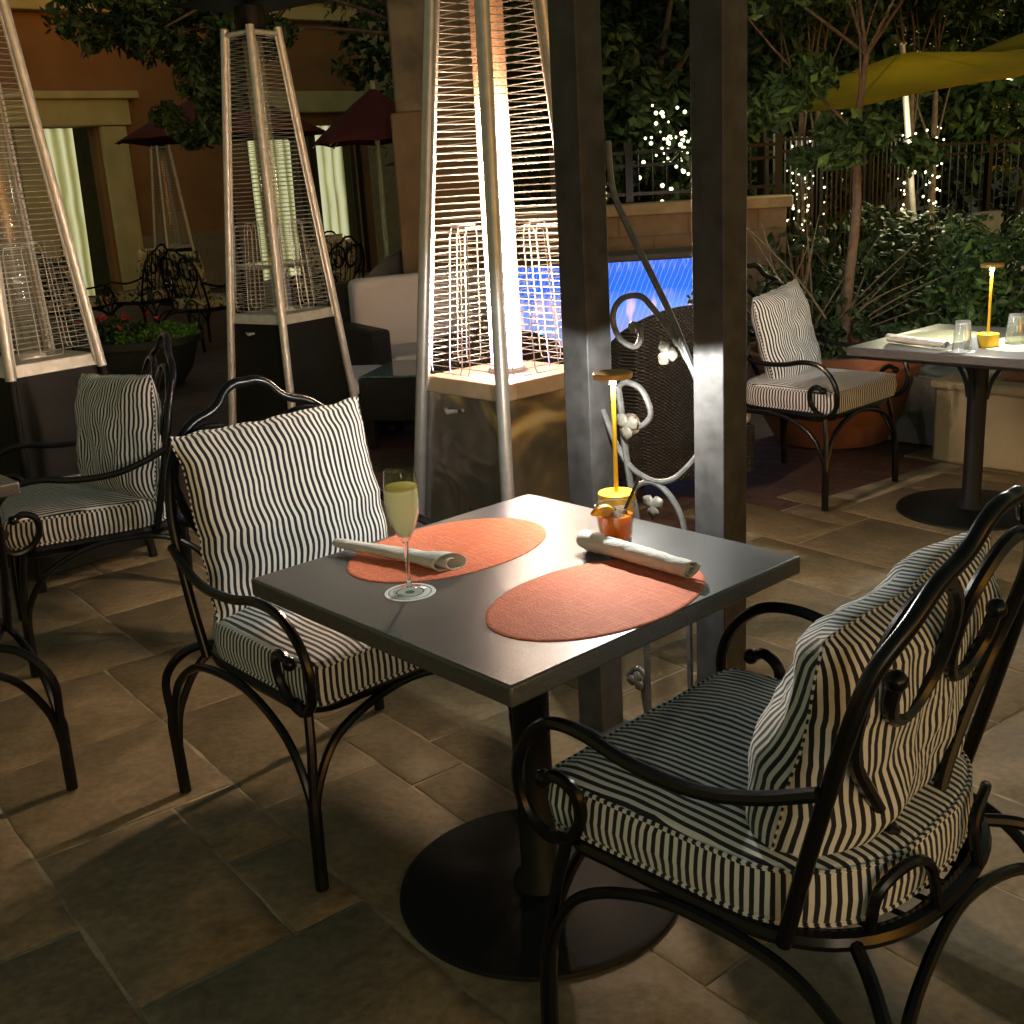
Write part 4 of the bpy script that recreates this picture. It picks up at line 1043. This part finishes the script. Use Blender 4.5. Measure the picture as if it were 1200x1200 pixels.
# fountain with blue-lit sheet of water
fo = thing('water_wall', 'blue glowing water wall with pale streaks of falling water, behind the iron scrolls', 'fountain', (.72, 8.0, 0))
mb = MB(); mb.box((0, .12, .47), (1.50, .20, .94)); mb.build('back_slab', simple('slab', (.10, .09, .08), .7), fo, bevel=.01)
mb = MB(); mb.box((0, .02, .965), (1.56, .46, .05)); mb.build('cap', simple('slab_cap', (.07, .065, .06), .6), fo, bevel=.01)
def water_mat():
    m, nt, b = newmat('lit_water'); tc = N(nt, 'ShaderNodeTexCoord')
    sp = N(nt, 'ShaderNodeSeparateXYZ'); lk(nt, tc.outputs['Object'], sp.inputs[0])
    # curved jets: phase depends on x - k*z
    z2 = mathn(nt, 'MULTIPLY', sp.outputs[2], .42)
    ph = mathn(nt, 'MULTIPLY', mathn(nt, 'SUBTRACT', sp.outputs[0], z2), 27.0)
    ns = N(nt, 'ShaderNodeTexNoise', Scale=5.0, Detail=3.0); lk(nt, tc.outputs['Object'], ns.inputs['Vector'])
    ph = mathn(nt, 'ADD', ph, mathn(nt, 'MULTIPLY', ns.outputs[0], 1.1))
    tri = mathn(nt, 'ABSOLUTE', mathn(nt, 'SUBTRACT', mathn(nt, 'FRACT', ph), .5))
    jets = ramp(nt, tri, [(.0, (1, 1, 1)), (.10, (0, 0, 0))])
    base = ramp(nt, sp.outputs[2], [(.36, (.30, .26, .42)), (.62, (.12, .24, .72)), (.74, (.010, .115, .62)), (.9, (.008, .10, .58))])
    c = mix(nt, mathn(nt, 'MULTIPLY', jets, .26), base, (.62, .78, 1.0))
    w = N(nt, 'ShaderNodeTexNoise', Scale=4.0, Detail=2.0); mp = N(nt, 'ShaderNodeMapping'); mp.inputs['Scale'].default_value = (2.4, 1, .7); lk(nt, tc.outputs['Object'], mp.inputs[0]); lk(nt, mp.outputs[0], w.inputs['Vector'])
    warm_refl = mathn(nt, 'MULTIPLY', ramp(nt, w.outputs[0], [(.52, (0, 0, 0)), (.66, (1, 1, 1))]), ramp(nt, sp.outputs[2], [(.60, (1, 1, 1)), (.74, (0, 0, 0))]))  # mask for orange reflections painted into the lower part of the sheet
    c = mix(nt, warm_refl, c, (1.0, .62, .45))
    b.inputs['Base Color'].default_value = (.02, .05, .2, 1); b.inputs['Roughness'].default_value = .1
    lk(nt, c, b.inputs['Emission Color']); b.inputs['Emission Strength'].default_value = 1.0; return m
mb = MB(); n = 60; vs = []; fs = []
for i in range(n + 1):
    x = -.70 + 1.4 * i / n
    for j in range(13):
        z = .30 + .635 * j / 12; vs.append((x, -.06 - .14 * (1 - j / 12) ** 1.5 + .004 * math.sin(i * 1.9 + j), z))
for i in range(n):
    for j in range(12): a = i * 13 + j; fs.append((a, a + 13, a + 14, a + 1))
mb.add(vs, fs); mb.build('water_sheet', water_mat(), fo)
mb = MB(); mb.box((0, -.28, .14), (1.6, .56, .28)); mb.build('basin', simple('basin_stone', (.12, .11, .10), .6), fo, bevel=.015)
mb = MB()
for k in range(26): mb.ball((-.62 + .012 * k + .01 * math.sin(k * 5), -.24, .50 + .008 * math.sin(k * 3.3)), .008, 6)
mb.build('flame_line', emis('cyan_flame', (.1, .7, 1), 2.0, sample=False), fo)  # row of self-glowing beads drawn for the thin cyan flame line

# ------------------------------------------------------------------ column, facade
mStucco = simple('brown_stucco', (.23, .165, .11), .9, 0, .25, 3.5, .4, 40)
clm = thing('stucco_column', 'broad grey-brown stucco column behind the left leg of the lit heater', 'column', (-.40, 9.9, 0))
mb = MB(); mb.box((0, 0, 1.05), (.78, .70, 2.1)); mb.build('shaft', mStucco, clm, bevel=.02)
mb = MB(); mb.box((0, 0, 3.15), (.70, .62, 2.1)); mb.build('upper_shaft', simple('upper_stucco', (.24, .19, .13), .9, 0, .35, 5, .5, 25), clm, bevel=.02)
fa0 = aty(13, 270, 18.7); fa1 = aty(432, 270, 22.6); fa0.z = fa1.z = 0
fd = (fa1 - fa0).normalized(); fa_rz = math.atan2(fd.y, fd.x); fn = Vector((fd.y, -fd.x, 0))
def fx(px, py):   # facade-local coordinates of an image point on the facade plane
    p = atplane(px, py, fa0, fn) - fa0; return p.dot(fd), p.z
fac = thing('building_facade', 'brown ochre stucco building with pale cornice and framed door at the far left', 'building', fa0, fa_rz)
mOchre = simple('ochre_stucco', (.27, .14, .06), .92, 0, .18, 1.2, .3, 30)
mTrim = simple('pale_trim', (.50, .46, .24), .8, 0, .12, 3, .2, 30)
x0d, zt = fx(50, 150); x1d, _ = fx(100, 150)
xw0, zw = fx(288, 165); xw1, _ = fx(424, 178)
zc, ztop = 4.75, 7.5
xs = sorted([-9, x0d, x1d + .15, xw0, xw1, 10])
mb = MB()
segs = [(-9, x0d), (x1d + .15, xw0), (xw1, 10)]
for a, b_ in segs: mb.box(((a + b_) / 2, .2, ztop / 2), (b_ - a, .4, ztop))
mb.box(((x0d + x1d + .15) / 2, .2, (zt + ztop) / 2), (x1d + .15 - x0d, .4, ztop - zt))
mb.box(((xw0 + xw1) / 2, .2, (2.75 + ztop) / 2), (xw1 - xw0, .4, ztop - 2.75))
mb.build('wall', mOchre, fac, smooth=False)
mPl = simple('plinth', (.22, .18, .13), .85)
for a, b_ in segs:
    mb = MB(); mb.box(((a + b_) / 2 , -.04, .5), (b_ - a - .5, .08, 1.0)); mb.build('plinth', mPl, fac, bevel=.01)
mb = MB(); _, zcor = fx(100, 17); mb.box((.5, -.12, zcor + .16), (19, .25, .3)); mb.box((.5, -.2, zcor + .38), (19, .42, .12)); mb.build('cornice', mTrim, fac, bevel=.02)
mb = MB()
for xx in (x0d - .28, x1d + .42): mb.box((xx, -.07, zt / 2), (.42, .16, zt))
mb.box(((x0d + x1d) / 2 + .07, -.08, zt + .22), (x1d - x0d + 1.3, .2, .42)); mb.box(((x0d + x1d) / 2 + .07, -.13, zt + .48), (x1d - x0d + 1.6, .32, .12))
mb.build('door_surround', mTrim, fac, bevel=.015)
mCurtain = emis('curtain_lit', (.80, .82, .38), .34, (.5, .5, .35), sample=False)
nt = mCurtain.node_tree; bb = nt.nodes['Principled BSDF']; tc = N(nt, 'ShaderNodeTexCoord'); wv = N(nt, 'ShaderNodeTexWave', Scale=1.6, Distortion=1.2, Detail=2.0); lk(nt, tc.outputs['Object'], wv.inputs['Vector'])
lk(nt, ramp(nt, wv.outputs[0], [(0, (.20, .19, .06)), (.6, (.75, .76, .36)), (1, (1, 1, .62))]), bb.inputs['Emission Color'])
def drape(x0, x1, zt_, name='curtain', y=.22):
    mb = MB(); n = int((x1 - x0) / .03) + 2; vs = []; fs = []
    for i in range(n + 1):
        x = x0 + (x1 - x0) * i / n
        for j, z in enumerate((.02, zt_ * .5, zt_)): vs.append((x + .03 * math.sin(j + i * .3), y + .05 * math.sin(i * .9 + j * .4), z))
    for i in range(n):
        for j in range(2): a = i * 3 + j; fs.append((a, a + 3, a + 4, a + 1))
    mb.add(vs, fs); mb.build(name, mCurtain, fac)
drape(x0d - .0, x0d + (x1d - x0d) * .72, zt)
W = xw1 - xw0
drape(xw0 + W * .0, xw0 + W * .12, 2.75); drape(xw0 + W * .2, xw0 + W * .40, 2.75); drape(xw0 + W * .62, xw0 + W * .86, 2.75)
mb = MB(); mb.box((0.5, 3.0, 2), (19, .1, 4)); mb.build('inner_wall', simple('inner_room', (.16, .15, .09), .9), fac, smooth=False)
mb = MB()
for q in (0, .16, .45, .58, .92, 1): mb.box((xw0 + W * q, .1, 1.37), (.09, .1, 2.74))
mb.build('window_frame', simple('dark_frame', (.04, .03, .02), .5), fac, smooth=False)
mb = MB(); _, zl = fx(395, 120); mb.box(((xw0 + xw1) / 2 , -.1, zl), (W + 1.2, .22, .36)); mb.build('lintel', mTrim, fac, bevel=.015)
# small pale building beyond the garden fence
gb = thing('garden_building', 'pale lit building glimpsed through the trees beyond the garden fence', 'building', (2.4, 20.4, 0))
mb = MB(); mb.box((0, 0, 2.2), (9, .4, 4.4)); mb.build('wall', simple('pale_wall', (.40, .36, .22), .9), gb, smooth=False)
mWinLit = emis('lit_window', (1, .85, .45), .9, sample=False)
for i in range(6):
    mb = MB(); mb.box((-3.6 + i * 1.45, -.215, 1.75), (.55, .03, 1.2)); mb.build('window', mWinLit, gb, smooth=False)

# ------------------------------------------------------------------ lounge furniture behind
def wicker_mat():
    m, nt, b = newmat('dark_wicker'); tc = N(nt, 'ShaderNodeTexCoord')
    mp = N(nt, 'ShaderNodeMapping'); mp.inputs['Rotation'].default_value = (0, 0, .1); lk(nt, tc.outputs['Object'], mp.inputs[0])
    sp = N(nt, 'ShaderNodeSeparateXYZ'); lk(nt, mp.outputs[0], sp.inputs[0])
    s1 = mathn(nt, 'SINE', mathn(nt, 'MULTIPLY', mathn(nt, 'ADD', sp.outputs[0], sp.outputs[1]), 380.0)); s2 = mathn(nt, 'SINE', mathn(nt, 'MULTIPLY', sp.outputs[2], 380.0))
    h = mathn(nt, 'MULTIPLY', s1, s2)
    lk(nt, ramp(nt, mathn(nt, 'ADD', mathn(nt, 'MULTIPLY', h, .5), .5), [(.2, (.006, .006, .006)), (.6, (.022, .020, .018)), (.9, (.045, .04, .036))]), b.inputs['Base Color'])
    b.inputs['Roughness'].default_value = .45
    bp = N(nt, 'ShaderNodeBump', Strength=.8, Distance=.006); lk(nt, h, bp.inputs['Height']); lk(nt, bp.outputs[0], b.inputs['Normal']); return m
mWick = wicker_mat(); mWhiteC = simple('white_cushion', (.60, .57, .60), .9, 0, .06, 3, .2, 20)
def rbox(mb, c, d, rz=0): mb.box(c, d, rz)
def soft(c, d, name, mat, parent, r=.05):
    mb = MB(); mb.box(c, d); o = mb.build(name, mat, parent, smooth=True, bevel=0); bv = o.modifiers.new('b', 'BEVEL'); bv.width = r; bv.segments = 4; return o
# sofa faces roughly toward camera-right
sf = thing('wicker_sofa', 'dark wicker sofa with pale cushions between the unlit and the lit heater', 'sofa', (-.44, 7.98, 0), .5)
mb = MB(); mb.box((0, .42, .48), (1.3, .12, .84)); mb.build('back', mWick, sf, bevel=.03)
for s in (-1,1):
    mb = MB(); mb.box((s * .60, .0, .32), (.13, .78, .62)); mb.build('arm', mWick, sf, bevel=.025)
mb = MB(); mb.box((0, 0, .16), (1.06, .74, .28)); mb.build('base', mWick, sf, bevel=.02)
soft((0, -.02, .37), (1.05, .74, .14), 'seat_cushion', mWhiteC, sf, .045)
soft((0, .29, .66), (1.06, .18, .52), 'back_cushion', mWhiteC, sf, .06)
ws = thing('wicker_ottoman', 'low wicker ottoman with pale cushion left of the glass coffee table', 'ottoman', (-1.12, 7.0, 0), -.2)
mb = MB(); mb.box((0, 0, .17), (.62, .62, .32)); mb.build('base', mWick, ws, bevel=.02); soft((0, 0, .375), (.62, .62, .1), 'cushion', mWhiteC, ws, .04)
ct = thing('coffee_table', 'dark wicker coffee table with a glass top in front of the sofa', 'table', (-.42, 6.85, 0), -.25)
mb = MB(); mb.box((0, 0, .30), (.78, .62, .26)); mb.build('frame', mWick, ct, bevel=.01)
for sx in (-1, 1):
    for sy in (-1, 1): mb = MB(); mb.box((sx * .35, sy * .27, .085), (.06, .06, .17)); mb.build('leg', mWick, ct)
mb = MB(); mb.box((0, 0, .439), (.76, .60, .012)); mb.build('glass_top', simple('green_glass', (.10, .16, .17), .12, 0, .4, 20), ct, bevel=.003)
def wchair(label, loc, rz, h=.86, w=.66):
    t = thing('wicker_armchair', label, 'armchair', loc, rz, 'dark wicker armchairs')
    mb = MB(); n = 18; th = .05   # curved tub back
    vs = []; fs = []
    for i in range(n + 1):
        a = -.25 + (PI + .5) * i / n; ca, sa = math.cos(a), math.sin(a)
        hh = .60 + (h - .60) * max(0, math.sin(min(max(a, 0), PI))) ** .7
        for rr_ in (w / 2, w / 2 - th):
            for z in (.12, hh): vs.append((rr_ * ca, -rr_ * sa * 1.02, z))
    for i in range(n):
        a = i * 4; b_ = a + 4
        fs += [(a, b_, b_ + 1, a + 1), (a + 2, a + 3, b_ + 3, b_ + 2), (a + 1, b_ + 1, b_ + 3, a + 3), (a, a + 2, b_ + 2, b_)]
    fs += [(0, 1, 3, 2), (n * 4, n * 4 + 2, n * 4 + 3, n * 4 + 1)]
    mb.add(vs, fs); mb.build('shell', mWick, t, bevel=.01)
    mb = MB(); mb.box((0, .02, .22), (w - .1, w - .12, .24)); mb.build('base', mWick, t, bevel=.02)
    soft((0, .03, .39), (w - .12, w - .12, .11), 'seat_cushion', mWhiteC, t, .04)
    for sx in (-1, 1):
        for sy in (-1, 1): mb = MB(); mb.box((sx * .24, sy * .2, .06), (.05, .05, .12)); mb.build('leg', mWick, t)
    return t
wc1 = wchair('high-backed dark wicker armchair with its back to us behind the iron scrolls', (.82, 5.40, 0), .15, .93, .74)
wc2 = dup(wc1, (-.02, 5.05, 0), -.1, 'dark wicker armchair mostly hidden behind the lit heater cabinet')
# tub chair with teal seat
tcn = thing('tub_chair', 'grey tub chair with a teal lining at the foot of the burgundy umbrella pole', 'armchair', (-1.12, 10.3, 0), 1.1)
mGreyT = simple('grey_shell', (.20, .19, .18), .6); mTeal = simple('teal_cushion', (.08, .42, .33), .8)
mb = MB(); vs = []; fs = []; n = 20
for i in range(n + 1):
    a = PI * i / n
    hh = .62 + .38 * math.sin(a) ** .8
    for rr_, z in ((.30, .25), (.36, hh), (.33, hh), (.27, .3)): vs.append((rr_ * math.cos(a), -rr_ * math.sin(a), z))
for i in range(n):
    for j in range(3): a = i * 4 + j; fs.append((a, a + 1, a + 5, a + 4))
mb.add(vs, fs); mb.build('shell', mGreyT, tcn)
mb = MB(); mb.lathe([(.001, .25), (.30, .25), (.30, .45), (.26, .48), (.001, .48)], 28); mb.build('seat', mTeal, tcn)
mb = MB(); vs = []; fs = []
for i in range(n + 1):
    a = PI * (.08 + .84 * i / n)
    for rr_, z in ((.262, .48), (.318, .60 + .36 * math.sin(a) ** .8)): vs.append((rr_ * math.cos(a), -rr_ * math.sin(a), z))
for i in range(n): a = i * 2; fs.append((a, a + 1, a + 3, a + 2))
mb.add(vs, fs); o = mb.build('lining', mTeal, tcn); s_ = o.modifiers.new('t', 'SOLIDIFY'); s_.thickness = .01

# ------------------------------------------------------------------ right-hand planters & bench
mTerra = simple('terracotta', (.27, .10, .05), .8, 0, .2, 5, .3, 40)
def pot(label, loc, r, h, mat=mTerra, group='planters'):
    t = thing('planter', label, 'planter', loc, group=group)
    mb = MB(); mb.lathe([(.001, 0), (r * .62, 0), (r * .80, h * .3), (r * .93, h * .78), (r * .94, h * .84), (r * 1.02, h * .86), (r * 1.02, h), (r * .92, h), (r * .90, h * .9), (.001, h * .9)], 40)
    mb.build('bowl', mat, t)
    mb = MB(); mb.lathe([(r * .89, h * .905), (.001, h * .93)], 30); mb.build('soil', simple('soil', (.03, .022, .016), .95), t); return t
pot('large round terracotta planter behind the right-hand chair', (1.86, 6.25, 0), .50, .52)
mb = MB(); mb.box((0, 0, .19), (.6, .6, .38)); gbx = mb.build('planter_box', simple('grey_block', (.17, .18, .17), .8, 0, .2, 4, .3, 30), bevel=.01, loc=(2.36, 6.25, 0), rz=rz_of(F)); tag(gbx, 'plain grey block planter between the terracotta pot and the beige bench', 'planter')
bn = Vector((2.169, 5.579, 0)) + F * 1.1 + G * .26
mBench = simple('limestone_bench', (.42, .35, .22), .8, 0, .15, 4, .3, 40)
bch = thing('stone_bench', 'beige stone bench block behind the right-hand table pedestal', 'bench', bn, rz_of(F))
mb = MB(); mb.box((0, 0, .19), (.50, 2.18, .38)); mb.build('body', mBench, bch, bevel=.015)
mb = MB(); mb.box((0, 0, .402), (.54, 2.22, .044)); mb.build('seat_slab', mBench, bch, bevel=.012)
wbx = MB(); wbx.box((0, 0, .045), (.3, .34, .09)); o = wbx.build('wooden_tray', simple('wood', (.22, .11, .05), .6, 0, .3, 30), bevel=.006, loc=Vector((2.169, 5.579, .4245)) + F * .46 + G * .27, rz=rz_of(F)); tag(o, 'brown wooden tray lying on the beige bench at the right edge', 'tray')

# flower planter left, with grass
fp = pot('round dark planter of red flowers and bright green moss, beyond the left-facing chair', (-3.12, 9.7, 0), .52, .42, simple('black_pot', (.03, .035, .03), .6))
rnd = random.Random(71); cl = [(c[0], c[1], max(.0, c[2]), c[3]) for c in rand_clumps(40, (.15, 0, .43), (.42, .4, .05), .08, rnd)]
gr_ = thing('bedding_plant', 'bright green moss and red flowers growing in the round dark planter', 'plant', (-3.12, 9.7, 0))
leaves('moss', cl, 90, .04, mLeafC, gr_, 72); cl2 = rand_clumps(16, (-.25, 0, .50), (.3, .4, .10), .09, rnd); leaves('leafage', cl2, 60, .06, mLeafB, gr_, 73)
leaves('flowers', rand_clumps(22, (-.2, 0, .56), (.36, .4, .07), .03, rnd), 9, .045, leaf_mat('petal', (.35, .03, .04), (.6, .08, .08)), gr_, 74)

# far left dining group: floral cushions
def floral():
    m, nt, b = newmat('floral_print'); tc = N(nt, 'ShaderNodeTexCoord')
    v = N(nt, 'ShaderNodeTexVoronoi', Scale=14.0); lk(nt, tc.outputs['Object'], v.inputs['Vector'])
    n_ = N(nt, 'ShaderNodeTexNoise', Scale=9.0, Detail=2.0, Distortion=1.5); lk(nt, tc.outputs['Object'], n_.inputs['Vector'])
    c = ramp(nt, n_.outputs[0], [(.40, (.02, .03, .02)), (.46, (.45, .42, .25)), (.55, (.60, .52, .30)), (.62, (.30, .07, .05)), (.68, (.05, .09, .03))])
    lk(nt, c, b.inputs['Base Color']); b.inputs['Roughness'].default_value = .85; return m
mFloral = floral()
GF = 'floral cushioned chairs in the far courtyard'
def fchair(label, loc, rz, seed):
    t = thing('garden_chair', label, 'chair', loc, rz, GF)
    for ch in kids(chairA):
        if ch.name.startswith('seat_cushion'): continue
        c_ = ch.copy(); COL.objects.link(c_); c_.parent = t
    seat_cushion(t, seed, mFloral)
    mb = MB()
    for k in range(-3, 4): mb.tube([(k * .07, -.2, .45), (k * .075, -.31, 1.0)], .006, 5)
    mb.build('back_slats', mIron, t)
    o = pillow_mesh(.5, .5, .14, seed, n=14, wr=1).build('back_cushion', mFloral, t); o.location = (0, -.15, .78); o.rotation_euler = (.22, 0, 0)
    return t
f1 = fchair('dark far chair with floral cushion at the left of the far courtyard, backing on us', (-4.85, 12.9, 0), -.5, 5)
def fcopy(loc, rz, l): return dup(f1, loc, rz, l)
fcopy((-4.2, 13.5, 0), 1.2, 'far floral chair just right of the leftmost far chair, before the framed door')
fcopy((-3.15, 12.1, 0), -.6, 'far floral chair immediately left of the unlit heater cage')
fcopy((-1.85, 12.6, 0), .9, 'far floral chair seen through the right side of the unlit heater cage')
fcopy((-2.2, 14.2, 0), 2.8, 'farthest floral chair behind the white-topped courtyard table')
fcopy((-6.2, 13.6, 0), 0, 'far floral chair seen through the left heater wires')
wt = thing('courtyard_table', 'pale round table top with a small lamp seen through the unlit heater cage', 'table', (-2.55, 13.1, 0))
mb = MB(); mb.lathe([(.001, .75), (.42, .75), (.43, .77), (.42, .79), (.001, .79)], 36); mb.build('tabletop', simple('pale_top', (.55, .52, .40), .6), wt)
mb = MB(); mb.lathe([(.22, 0), (.22, .02), (.035, .04), (.035, .75)], 20); mb.build('pedestal', mIron, wt)
lampF = dup(lampA, (-2.55, 13.0, .7903), 0, 'tiny lamp on the pale courtyard table seen through the unlit heater cage')
plight('far_lamp', (-2.55, 13.0, 1.10), 6, (1, .9, .6), .01)
# pale loungers beyond the fence
for i, (x, y, l) in enumerate(((5.3, 12.0, 'pale grey lounge seat back beyond the black fence, left one'), (6.0, 12.3, 'pale grey lounge seat back beyond the black fence, right one'))):
    t = thing('garden_lounger', l, 'lounger', (x, y, 0), .5, 'pale loungers by the fence')
    soft((0, .2, .62), (.5, .14, .62), 'back', simple('grey_canvas', (.20, .21, .19), .8), t, .05); soft((0, -.15, .34), (.5, .7, .14), 'seat', mWhiteC, t, .04)

# ------------------------------------------------------------------ LIGHT
def spot(name, loc, tgt, w_, col, size, blend, r):
    l = bpy.data.lights.new(name, 'SPOT'); l.energy = w_; l.color = col; l.spot_size = size; l.spot_blend = blend; l.shadow_soft_size = r
    o = bpy.data.objects.new(name, l); COL.objects.link(o); o.location = loc
    o.rotation_euler = (Vector(tgt) - Vector(loc)).to_track_quat('-Z', 'Y').to_euler(); return o
W_ = bpy.data.worlds.new('World'); sc.world = W_; W_.use_nodes = True
wn = W_.node_tree; bg = wn.nodes['Background']
sky = wn.nodes.new('ShaderNodeTexSky'); sky.sky_type = 'NISHITA'; sky.sun_disc = False
sky.sun_elevation = math.radians(3); sky.sun_rotation = math.radians(140)
mxw = wn.nodes.new('ShaderNodeMix'); mxw.data_type = 'RGBA'; mxw.blend_type = 'MULTIPLY'; mxw.inputs[0].default_value = 1
wn.links.new(sky.outputs[0], mxw.inputs[6]); mxw.inputs[7].default_value = (.98, .88, .58, 1)
wn.links.new(mxw.outputs[2], bg.inputs[0]); bg.inputs[1].default_value = .10
plight('restaurant_lamp', (1.2, -3.4, 1.25), 66, (1, .87, .62), .8)
AMB = bg
sc.view_settings.view_transform = 'Standard'; sc.view_settings.look = 'None'; sc.view_settings.gamma = 1
sc.view_settings.exposure = .62
sc.cycles.use_denoising = True
sc.cycles.denoiser = 'OPENIMAGEDENOISE'
sc.cycles.sample_clamp_indirect = 4
sc.cycles.max_bounces = 8; sc.cycles.transparent_max_bounces = 24; sc.cycles.diffuse_bounces = 3
sc.cycles.caustics_reflective = False; sc.cycles.caustics_refractive = False
